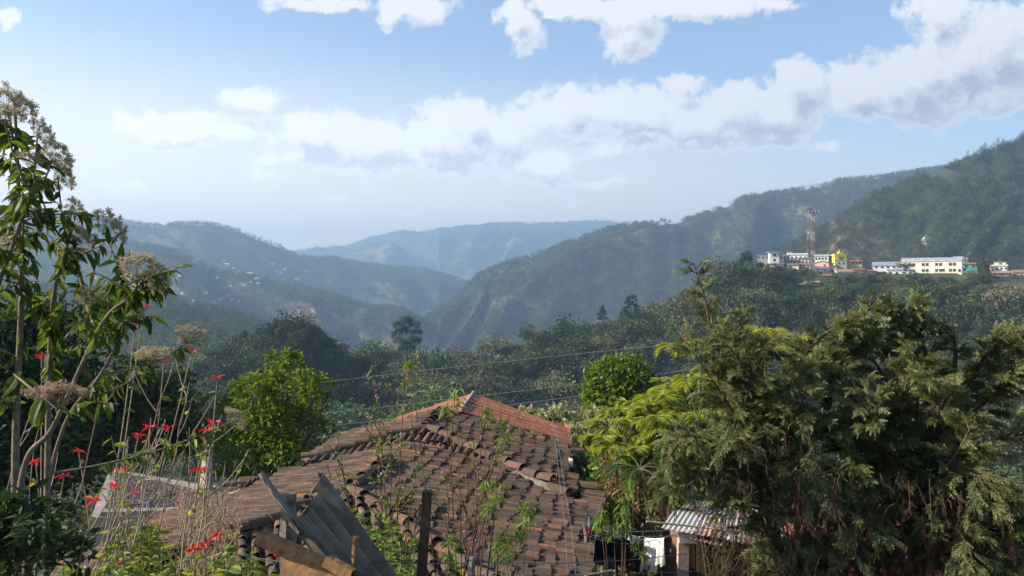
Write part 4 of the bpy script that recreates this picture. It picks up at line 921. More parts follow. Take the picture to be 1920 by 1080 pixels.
# weeds dried on the left roof
# ================================================================== concrete house with drying coffee on the slab
conc = plain('rough_concrete', (.36, .32, .27), (.22, .19, .16), 3, .95, .1, .5); conc2 = plain('stained_concrete', (.33, .30, .26), (.20, .18, .15), 3, .95, .1, .5)
def slab_house():
    T = Thing('concrete_house', 'flat-roofed concrete house whose slab carries drying coffee beans', 'house', P(300, 930, 15.5))
    z = -3.78; q = [np.array([P(170, 0, 14.6)[0], 14.6, z]), np.array([P(378, 0, 14.8)[0], 14.8, z]), np.array([P(404, 0, 16.6)[0], 16.8, z]), np.array([P(190, 0, 18.2)[0], 18.6, z])]
    b = MB(); V = q + [p - [0, 0, .16] for p in q]; b.add(V, [[0, 1, 2, 3], [7, 6, 5, 4], [0, 4, 5, 1], [1, 5, 6, 2], [2, 6, 7, 3], [3, 7, 4, 0]]); T.part('roof_slab', b, conc)
    k = MB(); c = (q[0] + q[2]) / 2
    for i, j in ((0, 1), (1, 2)):
        a, d = q[i], q[j]; m_ = (a + d) / 2 + [0, 0, .04]; L = np.linalg.norm(d - a); an = math.atan2(d[1] - a[1], d[0] - a[0]); k.box(m_ - nrm((m_ - c) * [1, 1, 0]) * .14, (L - .3, .22, .075), an)
    T.part('kerb', k, conc)
    w_ = MB(); qi = [c + (p - c) * .93 for p in q]; V = [p - [0, 0, .163] for p in qi] + [p - [0, 0, 3.2] for p in qi]; w_.add(V, [[0, 4, 5, 1], [1, 5, 6, 2], [2, 6, 7, 3], [3, 7, 4, 0]]); T.part('wall', w_, conc2)
    o_ = MB(); o_.box((qi[0] + qi[1]) / 2 + [-.4, -.03, -1.3], (1.0, .1, 1.0)); T.part('window', o_, winmat)
    # rounded upright fin at the corner
    f = MB(); n = 10; ctr = np.array([P(386, 0, 16.2)[0], 16.2, z + .003]); pr = [(-.22, 0), (.22, 0), (.22, .42)] + [(.22 * math.cos(x), .42 + .28 * math.sin(x)) for x in np.linspace(.2, 2.9, n)] + [(-.22, .42)]
    pr = [(x * (1 - .15 * y) + (.10 * y), y) for x, y in pr]; m_ = len(pr); dx = nrm(np.array([.55, -.83, 0])); nn = np.array([dx[1], -dx[0], 0])
    V = [ctr + dx * x + nn * .06 + [0, 0, y] for x, y in pr] + [ctr + dx * x - nn * .06 + [0, 0, y] for x, y in pr]
    f.add(V, [list(range(m_)), list(range(m_, 2 * m_))[::-1]] + [[i, m_ + i, m_ + (i + 1) % m_, (i + 1) % m_] for i in range(m_)]); T.part('parapet_fin', f, conc)
    # heap of beans
    cb = MB(); n = 42; g = np.linspace(0, 1, n); uu, vv = np.meshgrid(g, g, indexing='ij')
    qi = [c + (p - c) * s for p, s in zip(q, (.80, .80, .66, .86))]
    Pp = (qi[0][None, None] * ((1 - uu) * (1 - vv))[..., None] + qi[1] * (uu * (1 - vv))[..., None] + qi[2] * (uu * vv)[..., None] + qi[3] * ((1 - uu) * vv)[..., None])
    Pp[..., 2] = z + .012 + .06 * np.minimum(1, 8 * np.minimum.reduce([uu, 1 - uu, vv, 1 - vv])) * (.7 + fbm(uu * 9, vv * 9, 3, 4)); i_ = (np.arange(n - 1)[:, None] * n + np.arange(n - 1)[None]).ravel()
    cb.add(Pp.reshape(-1, 3), np.stack([i_, i_ + n, i_ + n + 1, i_ + 1], 1), 0, False)
    bean = (np.array([(-1, 0, 0), (0, -.7, 0), (1, 0, 0), (0, .7, 0), (0, 0, .7)], float) * .02, np.array([[0, 1, 4], [1, 2, 4], [2, 3, 4], [3, 0, 4]]))
    kk = 9000; iu = rng.integers(0, n - 1, kk); iv = rng.integers(0, n - 1, kk); cb.inst(bean, frames(rng.normal(0, 1, (kk, 3)) * [1, 1, .3], (0, 0, 1), None, U(.6, 1.3, kk)), Pp[iu, iv] + rng.normal(0, .03, (kk, 3)) * [1, 1, .1], 0)
    tag(cb.build('coffee_beans', leafmat('coffee_beans', ev([(.055, .04, .034), (.10, .07, .055), (.14, .10, .08), (.19, .15, .13)]), .0)), 'dark coffee beans spread to dry on the concrete slab', 'coffee', kind='stuff')
    B = Thing('broom', 'blue broom lying at the edge of the drying coffee', 'broom', P(283, 940, 15.1)); blue = plain('blue_plastic', (.02, .12, .42), (.015, .09, .34), 4, .4, .5, .05)
    e0, e1 = np.array([P(243, 0, 15.0)[0], 15.0, z + .12]), np.array([P(272, 0, 15.05)[0], 15.05, z + .12])
    b = MB(); b.tube([e0, e1], .014, 6); B.part('handle', b, blue)
    b = MB(); d = nrm(e1 - e0); dn = np.array([-d[1], d[0], 0]); V = [e1 + dn * s * w_ + np.array([0, 0, h]) + d * l for l, w_, hh in ((0, .04, .02), (.07, .05, .045), (.13, .05, .07)) for s, h in ((-1, -.04), (1, -.04), (1, hh), (-1, hh))]
    b.add(V, [[0, 1, 2, 3][::-1], [8, 9, 10, 11]] + [[r * 4 + i, r * 4 + (i + 1) % 4, r * 4 + 4 + (i + 1) % 4, r * 4 + 4 + i] for r in (0, 1) for i in range(4)]); B.part('head', b, blue)
slab_house()
# ================================================================== shack, its pole, clothes and lines
def corr_sheet(mb, o, u, v, nU, nV_, pitch=.076, amp=.009, mat=0, th=.0):
    """corrugated sheet from corner o spanning vectors u (across the waves) and v (along them)"""
    u, v = np.asarray(u, float), np.asarray(v, float); n = nrm(np.cross(u, v)); n = n if n[2] > 0 else -n; L = np.linalg.norm(u); k = int(L / pitch * 8)
    s = np.linspace(0, 1, k + 1); h = np.sin(s * L / pitch * 2 * math.pi) * amp; tt = np.linspace(0, 1, nV_ + 1)
    V = o + s[:, None, None] * u + tt[None, :, None] * v + h[:, None, None] * n; V[:, :, :] += (np.sin(tt * 2.2)[None, :, None] * .006 * n); i = (np.arange(k)[:, None] * (nV_ + 1) + np.arange(nV_)[None]).ravel()
    q = np.stack([i, i + nV_ + 1, i + nV_ + 2, i + 1], 1); mb.add(V.reshape(-1, 3), q, mat, True); mb.add((V - n * .003).reshape(-1, 3), q[:, ::-1], mat, True)
def rustmat(name, lo, hi, base=(.66, .62, .55)):
    m, t, out = newmat(name); co = t.n('ShaderNodeTexCoord').outputs['Object']; n1 = t.noise(co, 2.6, 8, .72); n2 = t.noise(co, 14, 6, .7)
    f = t.maprange(t.math('ADD', t.math('MULTIPLY', n1.outputs[0], .7), t.math('MULTIPLY', n2.outputs[0], .3)), lo, hi)
    col = t.mix(f, base, t.mix(n2.outputs[0], (.50, .20, .09), (.30, .10, .05)))
    t.L.new(principled(t, col, t.maprange(f, 0, 1, .42, .85), .4, t.maprange(f, 0, 1, .08, 0), n2.outputs[0], .1, .004).outputs[0], out.inputs[0]); return m
gal = rustmat('galvanised_sheet', .53, .64); galr = rustmat('rusted_sheet', .40, .56, (.6, .58, .56)); galm = rustmat('half_rusted_sheet', .43, .57)
def shack():
    Y = 14.0; T = Thing('shack', 'small plank shack with a patchwork roof of shiny and rusty corrugated sheets', 'shack', P(1340, 1090, 14.5))
    def pc(px, py, Yq): return P(px, py, Yq)
    a0, a1 = pc(1240, 991, 13.6), pc(1264, 953, 14.6); b1 = pc(1430, 975, 14.5) ; 
    down = lambda a, b: np.asarray(b) - np.asarray(a)
    # lower row of three sheets, upper row of three, overlapping
    for (tl, tr, bl, mt, lab) in ((pc(1266, 953, 14.7), pc(1320, 962, 14.6), pc(1240, 991, 13.55), gal, 'clean silvery sheet'), (pc(1316, 962, 14.6), pc(1366, 969, 14.55), pc(1299, 1002, 13.5), galm, 'half rusted sheet'), (pc(1363, 968, 14.58), pc(1422, 979, 14.5), pc(1355, 1012, 13.45), galm, 'rust-streaked sheet'),):
        b = MB(); corr_sheet(b, tl, tr - tl, bl - tl, 0, 4); T.part('roof_sheet', b, mt, lab)
    for (tl, tr, bl, mt) in ((pc(1286, 939, 15.5), pc(1322, 942, 15.45), pc(1278, 958, 14.62), galr), (pc(1318, 941, 15.46), pc(1372, 944, 15.4), pc(1314, 966, 14.57), gal), (pc(1368, 943, 15.4), pc(1428, 950, 15.3), pc(1364, 974, 14.5), galm)):
        b = MB(); corr_sheet(b, tl + [0, 0, .035], tr - tl, bl - tl, 0, 4); T.part('roof_sheet', b, mt)
    b = MB(); corr_sheet(b, pc(1298, 996, 13.75) - [0, 0, .06], pc(1356, 1008, 13.65) - pc(1298, 996, 13.75), pc(1293, 1004, 13.4) - pc(1298, 996, 13.75), 0, 2); T.part('roof_sheet', b, galr, 'rusty eave sheet under the others')
    b = MB(); corr_sheet(b, pc(1422, 986, 14.4), pc(1442, 990, 14.4) - pc(1422, 986, 14.4), pc(1418, 1006, 13.9) - pc(1422, 986, 14.4), 0, 2); T.part('roof_sheet', b, gal)
    x0, x1 = P(1292, 0, 13.75)[0], P(1420, 0, 13.75)[0]; zt, zb = P(0, 1004, 13.75)[2], -6.6
    pk = leafmat('shack_planks', ev([(.10, .065, .04), (.16, .105, .06), (.07, .045, .03), (.21, .14, .08)]), 0.0, None, .85, .1)
    xs = x0
    b = MB()
    while xs < x1:
        wv = U(.05, .10); f = (xs - x0) / (x1 - x0); b.box((xs + wv / 2, 13.85 + U(-.012, .012), (zt - .12 * f + zb) / 2 - U(0, .06)), (wv, .03, zt - zb - .1), U(-.05, .05)); xs += wv + U(.004, .022)
    T.part('plank_wall', b, pk)
    b = MB(); b.box((x0 - .02, 14.9, (zt + zb) / 2), (.06, 2.0, zt - zb)); b.box((x1, 14.9, (zt + zb) / 2), (.06, 2.0, zt - zb)); b.box(((x0 + x1) / 2, 15.6, (zt + zb) / 2), (x1 - x0 - .08, .05, zt - zb)); T.part('side_wall', b, W['brown'])
    b = MB(); cx = P(1282, 0, 13.6)[0]; b.add(*_post([(cx, 13.65, zt - .02), (cx - .01, 13.65, zt - .5), (cx + .02, 13.65, zt - 1.0), (cx + .03, 13.65, zb)], (.16, .13))); T.part('corner_post', b, plain('pinkish_timber', (.62, .47, .38), (.45, .32, .25), 6, .85, .1, .4))
    b = MB(); b.box((P(1290, 0, 13.55)[0], 13.56, P(0, 1004, 13.55)[2] - .02), (.27, .04, .20)); T.part('end_board', b, plain('pale_board', (.70, .56, .44), (.55, .42, .32), 5, .8, .1, .3))
    b = MB(); b.box((P(1350, 0, 13.8)[0], 13.81, P(0, 1033, 13.8)[2]), (.035, .03, .055)); T.part('latch', b, W['white'])
def _post(pts, sec):
    pts = np.array(pts, float); V = []; Q = []
    for p in pts:
        for sx_, sy_ in ((-1, -1), (1, -1), (1, 1), (-1, 1)): V.append(p + [sx_ * sec[0] / 2, sy_ * sec[1] / 2, 0])
    for r in range(len(pts) - 1):
        for i in range(4): Q.append([r * 4 + i, r * 4 + (i + 1) % 4, r * 4 + 4 + (i + 1) % 4, r * 4 + 4 + i])
    Q += [[3, 2, 1, 0], [4 * len(pts) - 4 + i for i in range(4)]]
    return V, Q
shack()
def single(name, label, cat, mb, mat, group=None): return tag(mb.build(name, mat), label, cat, group)
bam = plain('bamboo', (.55, .44, .26), (.38, .29, .16), 9, .6, .3, .2)
b = MB(); b.tube(curve([P(1212, 978, 13.3), P(1300, 987, 13.4), P(1418, 1001, 13.35)], 8), .017, 7); single('bamboo_pole', 'thin bamboo pole lying across the front edge of the shack roof', 'pole', b, bam)
linem = plain('line_cord', (.42, .40, .36), (.3, .28, .25), 20, .7, .2, 0)
def cline(pts, r=.006, label='', name='clothesline', cat='clothesline', mat=None, group=None):
    b = MB(); b.tube(curve(pts, 10), r, 5); return single(name, label, cat, b, mat or linem, group)
cline([P(1098, 962, 12.9), P(1150, 990, 13.1), P(1190, 997, 13.2), P(1285, 992, 13.7)], .006, 'upper clothesline, drawn from the tiled roof eave to the shack roof')
cline([P(1098, 990, 12.6), P(1140, 1003, 12.8), P(1180, 1006, 13.0), P(1276, 1005, 13.6)], .006, 'middle clothesline, holding the white towel')
cline([P(1090, 1001, 12.2), P(1130, 1013, 12.4), P(1180, 1020, 12.6), P(1230, 1012, 12.9), P(1282, 997, 13.5)], .006, 'lower clothesline, holding the row of dark trousers')
def clothm(name, c, c2=None): return plain(name, c, c2, 12, .95, .05, .4)
def cloth(name, label, cat, p0, p1, drop, mat, folds=5, amp=.03, uneven=.1, taper=0.0, skew=0.0, group=None, legs=False):
    p0, p1 = np.asarray(p0, float), np.asarray(p1, float); nu, nv = 26, 16; u = np.linspace(0, 1, nu); v = np.linspace(0, 1, nv); L = np.linalg.norm(p1 - p0); g = np.random.default_rng(abs(hash(label)) % 9999 if False else len(label) * 7 + int(abs(p0[0]) * 50))
    ph = g.uniform(0, 6.28); bot = drop * (1 - uneven * (.5 + .5 * np.sin(u * 5 + ph)) - uneven * .4 * np.sin(u * 13 + ph * 2)); mb = MB(); V = np.zeros((nu, nv, 3)); n = nrm(np.cross(p1 - p0, [0, 0, 1.0]))
    for j, vv in enumerate(v):
        x = .5 + (u - .5) * (1 - taper * vv) + skew * vv * vv
        base = p0 + (p1 - p0) * x[:, None]; base[:, 2] -= .02 * L * np.sin(u * math.pi) ; d = bot * vv
        V[:, j] = base + n * (amp * (.35 + vv) * np.sin(u * folds * 6.28 + ph + vv * 1.2) * (1 if vv > 0 else .3))[:, None]; V[:, j, 2] -= d
    i = (np.arange(nu - 1)[:, None] * nv + np.arange(nv - 1)[None]).ravel(); q = np.stack([i, i + nv, i + nv + 1, i + 1], 1)
    if legs:
        iu = i // nv; iv = i % nv; q = q[~((np.abs(iu - nu // 2 + .5) < 1.6) & (iv > nv * .38))]
    mb.add(V.reshape(-1, 3), q, 0, True); mb.add((V + n * .008).reshape(-1, 3), q[:, ::-1], 0, True)
    return single(name, label, cat, mb, mat, group)
dk = [clothm('dark_cloth_' + str(k), c) for k, c in enumerate(((.022, .024, .028), (.05, .055, .05), (.03, .028, .03), (.055, .042, .04), (.018, .022, .035)))]
wc = clothm('white_cloth', (.80, .78, .74), (.68, .66, .62)); gc = clothm('grey_stripe_cloth', (.26, .26, .27), (.13, .13, .14))
cloth('towel', 'long white towel hanging folded on the middle clothesline beside the shack', 'towel', P(1209, 1008, 13.2), P(1246, 1008, 12.8), .46, wc, 4, .03, .22)
cloth('pillowcase', 'pale cloth hanging slanted behind the left edge of the white towel', 'cloth', P(1207, 1024, 13.15), P(1222, 1022, 13.2), .36, clothm('pale_pink_cloth', (.72, .64, .58), (.6, .52, .47)), 2, .02, .1, 0, -.5)
cloth('shirt', 'small white shirt hanging on the lower line left of the towel', 'shirt', P(1172, 999, 12.9), P(1200, 1006, 12.95), .13, wc, 3, .02, .5)
cloth('blanket', 'grey striped blanket hanging nearest the tiled roof eave', 'blanket', P(1101, 964, 12.9), P(1120, 975, 12.95), .36, gc, 2, .02, .15)
cloth('checked_cloth', 'red and white checked cloth folded over the upper line', 'cloth', P(1118, 973, 12.95), P(1165, 997, 13.15), .12, clothm('check_cloth', (.55, .42, .42), (.30, .22, .24)), 3, .02, .2)
cloth('red_cloth', 'bright red cloth peeping out beside the roof eave', 'cloth', P(1099, 986, 12.7), P(1107, 990, 12.7), .09, clothm('red_cloth', (.42, .02, .04)), 1, .01, .1)
TG = 'dark clothes drying on the lower line'
for (x0, x1, y0, y1, dr, k, lb, lg) in ((1103, 1118, 1000, 1007, .42, 0, 'black trousers, leftmost of the dark clothes on the line', True), (1118, 1136, 1006, 1011, .30, 4, 'black shirt, second of the dark clothes from the tiled roof', False), (1137, 1152, 1011, 1014, .24, 2, 'short black garment in the middle of the dark clothes', False), (1153, 1171, 1015, 1019, .34, 1, 'dark green trousers on the lower clothesline', True), (1170, 1180, 1018, 1020, .28, 3, 'dark grey cloth between the green trousers and the brown pair', False), (1180, 1197, 1019, 1018, .40, 3, 'dark brown trousers nearest the white towel', True)):
    cloth('trousers' if lg else 'shirt', lb, 'trousers' if lg else 'shirt', P(x0, y0, 12.45), P(x1, y1, 12.6), dr, dk[k], 2, .02, .06, 0, 0, TG, lg)
cloth('grey_skirt', 'grey pleated cloth hanging low behind the black trousers', 'skirt', P(1118, 1022, 13.0), P(1154, 1032, 13.0), .36, gc, 5, .03, .35)
cloth('blue_cloth', 'narrow bright blue cloth on the middle line', 'cloth', P(1140, 1001, 12.9), P(1160, 1006, 12.95), .05, clothm('blue_cloth', (.03, .20, .42)), 2, .01, .2)
cloth('black_sheet', 'large black cloth hanging behind the row of dark clothes', 'cloth', P(1126, 995, 13.4), P(1206, 1014, 13.5), .40, dk[0], 6, .03, .1)
# red plastered wall behind the cypress, and a low stone bank under the clothes
redw = plain('red_plaster', (.40, .15, .105), (.27, .11, .08), 2.2, .9, .1, .4)
b = MB(); x0, x1 = P(1490, 0, 11.8)[0], P(1960, 0, 11.4)[0]; b.box(((x0 + x1) / 2, 12.0, -4.75), (x1 - x0, .22, 2.9)); o_ = Thing('red_wall', 'faded red plastered wall behind the dark cypress', 'wall', ((x0 + x1) / 2, 12, -6.2)); o_.part('wall_panel', b, redw)
b = MB(); b.box(((x0 + x1) / 2, 12.0, -3.27), (x1 - x0 + .1, .34, .07)); o_.part('coping', b, redw)
b = MB(); b.box(P(1488, 1040, 12.4), (.34, .2, .75)); single('white_board', 'white board half hidden by the cypress right of the shack', 'board', b, W['white'])
# washing pole leaning at the eave, eave prop
b = MB(); b.tube(curve([P(1096, 985, 12.6), P(1099, 1020, 12.4), P(1086, 1062, 12.2), P(1072, 1100, 12.0)], 6), .03, 7); single('crooked_prop', 'crooked grey branch propping the tiled roof eave', 'post', b, timber)
b = MB(); b.tube([P(1098, 1080, 11.0), P(1148, 1070, 11.4)], .016, 6); single('bamboo_pole', 'pale stick lying below the hanging clothes', 'pole', b, bam)
# ================================================================== overhead wires
wirem = plain('wire', (.22, .21, .20), (.16, .155, .15), 5, .5, .4, 0)
for k, (pts, lab) in enumerate((([(430, 735), (610, 716), (900, 683), (1200, 652), (1420, 634)], 'topmost of the four overhead wires crossing the valley'), ([(430, 790), (625, 773), (900, 742), (1200, 706), (1450, 670)], 'second highest of the four overhead wires crossing the valley'), ([(430, 815), (630, 797), (900, 766), (1200, 727), (1450, 690)], 'third highest of the four overhead wires crossing the valley'), ([(430, 842), (600, 820), (1000, 776), (1250, 735), (1450, 705)], 'lowest of the four overhead wires crossing the valley'))):
    c = [P(a, b_, 52 - .008 * (a - 430)) for a, b_ in pts]; cline(c, .013, lab, 'overhead_wire', 'wire', wirem)
def drop_wire(label, pts, gap, r=.0022):
    T = Thing('service_drop', label, 'wire', P(*pts[-1])); c = curve([P(*p) for p in pts], 10)
    for s in (-1, 1):
        b = MB(); b.tube(c + np.array([s * gap, 0, 0]) * np.linspace(.35, 1, len(c))[:, None], r, 5); T.part('wire', b, wirem)
    sp = plain('orange_spacer', (.45, .2, .06), None, 5)
    for f in (.45, .62, .8, .92, .98):
        b = MB(); q = c[int(f * (len(c) - 1))]; w_ = gap * (.35 + .65 * f); b.tube([q - [w_, 0, 0], q + [w_, 0, 0]], .005, 5); T.part('spacer', b, sp)
drop_wire('pair of thin wires with orange spacers hanging down over the tiled roof', [(1040, 798, 13), (1053, 900, 11), (1066, 1000, 10), (1072, 1090, 9.3)], .045)
drop_wire('pair of thin wires with orange spacers coming down from the palms past the clothes', [(1185, 795, 15), (1150, 880, 13.5), (1116, 990, 12.2), (1106, 1050, 11.6)], .04)
drop_wire('pair of thin wires with spacers crossing in front of the shack roof', [(1290, 880, 14), (1306, 950, 13), (1322, 1040, 12), (1330, 1095, 11.5)], .03)
# ================================================================== plants near the viewer
stemm = plain('grey_stem', (.26, .21, .15), (.14, .105, .07), 30, .85, .1, .4)
palem = plain('pale_branch', (.42, .34, .26), (.26, .20, .15), 25, .8, .15, .3)
redst = plain('reddish_twig', (.17, .085, .06), (.10, .055, .04), 25, .8, .15, .3)
lf_shrub = leafmat('shrub_leaves', ev([(.042, .072, .016), (.07, .105, .022), (.12, .155, .032), (.03, .055, .015)]), .5, None, .5, .3)
lf_light = leafmat('light_green_leaves', ev([(.15, .22, .035), (.20, .28, .05), (.11, .17, .03), (.26, .32, .07)]), .4, None, .5, .3)
lf_tree = leafmat('tree_leaves', ev([(.10, .155, .02), (.16, .225, .03), (.07, .115, .018), (.24, .29, .045)]), .4, None, .5, .3)
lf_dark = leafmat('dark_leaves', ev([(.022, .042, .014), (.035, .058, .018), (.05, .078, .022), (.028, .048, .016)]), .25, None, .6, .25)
lf_weed = leafmat('weed_leaves', ev([(.14, .20, .035), (.20, .27, .05), (.09, .14, .028), (.30, .33, .06), (.42, .36, .05)]), .4, None, .5, .3)
lf_pale = leafmat('pale_olive_leaves', ev([(.24, .235, .10), (.34, .32, .16), (.17, .18, .07), (.44, .40, .23)]), .3, None, .6, .2)
lf_grey = leafmat('grey_green_leaves', ev([(.07, .085, .04), (.10, .115, .055), (.05, .065, .03)]), .3, None, .6, .2)
flor = leafmat('tan_florets', ev([(.48, .42, .28), (.58, .52, .36), (.38, .32, .20), (.66, .60, .45)]), .35, None, .8, .1)
flor2 = leafmat('pinkish_florets', ev([(.48, .36, .27), (.56, .44, .33), (.38, .28, .20)]), .25, None, .8, .1)
redb = leafmat('red_bracts', ev([(.55, .015, .03), (.66, .03, .03), (.45, .01, .025), (.70, .06, .06)]), .35, None, .5, .3)
pinkp = leafmat('pink_blossom', ev([(.62, .36, .40), (.72, .48, .50), (.55, .26, .32)]), .3, None, .7, .1)
cyp = leafmat('cypress_scales', ev([(.06, .072, .024), (.095, .108, .035), (.135, .145, .05), (.065, .075, .025)]), .18, None, .6, .25)
cypl = leafmat('cypress_tips', ev([(.15, .17, .06), (.21, .225, .085), (.28, .29, .13), (.13, .145, .048)]), .22, None, .6, .25)
cypb = leafmat('cypress_dead', ev([(.07, .045, .028), (.10, .062, .038), (.05, .036, .022), (.14, .09, .05)]), .15, None, .8, .1)
palm_l = leafmat('palm_leaflets', ev([(.27, .31, .035), (.38, .40, .06), (.17, .22, .028), (.52, .49, .11)]), .4, None, .42, .4)
palm_y = leafmat('palm_yellow', ev([(.36, .36, .05), (.46, .44, .07), (.26, .29, .04)]), .42, None, .42, .4)
palm_d = leafmat('palm_dark', ev([(.045, .085, .018), (.07, .115, .025), (.10, .15, .03)]), .35, None, .4, .4)
dryl = leafmat('dry_leaves', ev([(.24, .14, .07), (.30, .18, .10), (.17, .10, .06), (.35, .22, .13)]), .25, None, .8, .1)

def bez(p0, p1, p2, n=8):
    t_ = np.linspace(0, 1, n)[:, None]; return (1 - t_) ** 2 * p0 + 2 * t_ * (1 - t_) * p1 + t_ ** 2 * p2
def along(c, k, lo=.2, hi=1.0):
    s = U(lo, hi, k) * (len(c) - 1); i = np.minimum(s.astype(int), len(c) - 2); f = (s - i)[:, None]
    return c[i] * (1 - f) + c[i + 1] * f, nrm(c[i + 1] - c[i])
def put_leaves(mb, c, k, T, size, lo=.2, hi=1.0, spread=1.0, down=.4, jit=.4, mat=0):
    p, d = along(c, k, lo, hi); r = rng.normal(0, 1, (k, 3)); r -= (r * d).sum(1)[:, None] * d
    ld = nrm(d * .5 + nrm(r) * spread + np.array([0, 0, -down]))
    mb.inst(T, frames(ld, (0, 0, 1), rng.normal(0, .5, k), size * U(.6, 1.25, k), jit), p, mat)
# ------------------------------------------------------------------ tall flowering shrub at the left edge
def corymb(n=46, spread=1.0, seed=0):
    """branched flat-domed flower head, unit radius, axis +Z; mat 0 stalk, 1 florets"""
    g = np.random.default_rng(seed); mb = MB(); fl = (np.array([(0, -.5, 0), (.5, 0, .3), (0, .5, 0), (-.5, 0, .3)], float), np.array([[0, 1, 2, 3]]))
    for i in range(n):
        r = math.sqrt((i + .5) / n); a = i * 2.39996 + g.normal(0, .2); tip = np.array([r * math.cos(a), r * math.sin(a), .62 * (1 - .55 * r * r) + g.normal(0, .09)])
        st = np.array([tip[0] * .12, tip[1] * .12, -.25 + .3 * g.random()]); c = bez(st, np.array([tip[0] * .7, tip[1] * .7, tip[2] * .35]), tip, 5); mb.tube(c, [.010, .004], 3, 0, True, False)
        k = 44; d = nrm(g.normal(0, 1, (k, 3)) + [0, 0, .35]); q = tip + d * g.uniform(.03, .19, (k, 1))
        for e in range(0, k, 4): mb.tube([tip, q[e]], .005, 3, 0, True, False)
        M = np.einsum('kij,k->kij', frames(g.normal(0, 1, (k, 3))), g.uniform(.045, .075, k)); mb.inst(fl, M, q, 1); mb.inst(fl, np.einsum('kij,k->kij', frames(g.normal(0, 1, (k, 3))), g.uniform(.04, .07, k)), q, 1)
    return mb
COR = [corymb(46, 1, s).build('flower_cluster', [stemm, flor], None, False) for s in range(3)]
COR.append(corymb(50, 1, 8).build('flower_cluster', [stemm, flor2], None, False))
def add_part_copy(T, src, name, loc, M, label=None):
    from mathutils import Matrix
    o = src.copy(); COL.objects.link(o); o.name = name; o.parent = T.o; m4 = Matrix.Identity(4)
    for a in range(3):
        for b in range(3): m4[a][b] = M[a][b]
    lp = np.asarray(loc) - T.loc
    m4[0][3], m4[1][3], m4[2][3] = lp
    o.matrix_local = m4
    if label: o['label'] = label
    return o
def flower_shrub():
    Yb = 6.0; T = Thing('flowering_shrub', 'tall leggy shrub with drooping leaves and tan flower heads at the left edge', 'shrub', P(40, 1100, Yb) + [0, 0, -1])
    S = [[(18, 1400, 6), (28, 1000, 6), (30, 800, 6), (40, 560, 6), (36, 380, 6), (28, 200, 6)], [(80, 1400, 6.3), (88, 950, 6.3), (92, 720, 6.3), (100, 560, 6.3), (135, 430, 6.3)], [(-60, 1400, 5.8), (-50, 900, 5.8), (-20, 600, 5.8), (20, 470, 5.8), (70, 330, 5.8)],
         [(60, 1300, 6.6), (75, 1000, 6.6), (120, 800, 6.6), (190, 700, 6.6), (262, 560, 6.6)], [(10, 1300, 5.6), (40, 900, 5.6), (100, 800, 5.6), (190, 610, 5.6), (240, 560, 5.6), (276, 510, 5.6)]]
    SC_ = []
    lv = MB()
    for k, s in enumerate(S):
        c = curve([P(*q) for q in s], 10); SC_.append(c); b = MB(); b.tube(c, [(.036, .03, .03, .022, .022)[k], .009], 8); T.part('stem', b, stemm)
    put_leaves(lv, SC_[0], 52, LEAF, .125, .45, .97, .75, 1.15, .8); put_leaves(lv, SC_[1], 40, LEAF, .145, .5, .97, .75, 1.15, .8); put_leaves(lv, SC_[2], 48, LEAF, .14, .4, 1, .9, .75); put_leaves(lv, SC_[3], 24, LEAF, .13, .55, 1, .9, .7); put_leaves(lv, SC_[4], 30, LEAF, .14, .5, .98, .75, 1.1, .8)
    for k, (n_, lo_) in enumerate(((13, .4), (9, .5), (12, .4), (7, .5), (9, .5))):
        p, d = along(SC_[k], n_, lo_, .96)
        for q in range(n_):
            o_ = nrm(d[q] * .5 + nrm(rng.normal(0, 1, 3) * [1, .8, .3]) * .9); e = p[q] + o_ * U(.16, .42); cc = bez(p[q], p[q] + o_ * .12 + [0, 0, .05], e, 7); b = MB(); b.tube(cc, [.006, .003], 5); T.part('branch', b, stemm)
            put_leaves(lv, cc, int(U(9, 18)), LEAF, .12, .25, 1, .9, .8)
    HEADS = [(24, 190, 44, 6.0, 0, 28), (78, 246, 28, 5.95, 2, 60), (8, 215, 36, 5.8, 2, 0), (108, 290, 34, 5.9, 2, 60), (62, 300, 30, 5.9, 2, 20), (118, 326, 30, 6.1, 1, 60), (76, 345, 34, 6.2, 1, 10), (140, 392, 24, 6.3, 1, 70), (150, 440, 34, 6.3, 1, 40), (205, 425, 38, 6.2, 4, 55), (140, 478, 30, 6.4, 4, -20), (272, 508, 48, 5.6, 4, 40), (190, 556, 42, 6.0, 3, 0), (12, 462, 36, 6.0, 0, -30), (232, 580, 36, 6.2, 3, 20), (358, 632, 32, 6.6, 3, 30), (440, 785, 26, 7.0, 3, 50), (288, 668, 34, 7.4, 3, 0), (45, 395, 26, 5.9, 0, 20)]
    for (px, py, r, Y, si, ang) in HEADS:
        c = P(px, py, Y); rr = r / F * Y; a = R(ang); ax = nrm(np.array([math.sin(a), U(-.35, .25), math.cos(a)])); x = nrm(np.cross([0, 1, 0], ax)); y = np.cross(ax, x); M = np.stack([x, y, ax], 1) * rr * 1.05
        base = c - ax * rr * .35; add_part_copy(T, COR[rng.integers(3)], 'flower_cluster', base, M)
        st = SC_[si]; d = np.linalg.norm(st - base, axis=1) + np.where(st[:, 2] > base[2] - .12, 9, 0); j = int(np.argmin(d)); j = max(j - 2, 0); s0 = st[j]
        cc = bez(s0, s0 * .45 + base * .55 + np.array([0, 0, -.12]), base, 9); b = MB(); b.tube(cc, [.010, .005], 6); T.part('branch', b, stemm)
        put_leaves(lv, cc, 4 + int(np.linalg.norm(base - s0) * 22), LEAF, .125, .25, .98, .9, .7)
    c = P(108, 722, 5.2); M = np.diag([1, 1, .85]) * (56 / F * 5.2); add_part_copy(T, COR[3], 'flower_cluster', c - [0, 0, .1], M, 'pinkish drooping flower head')
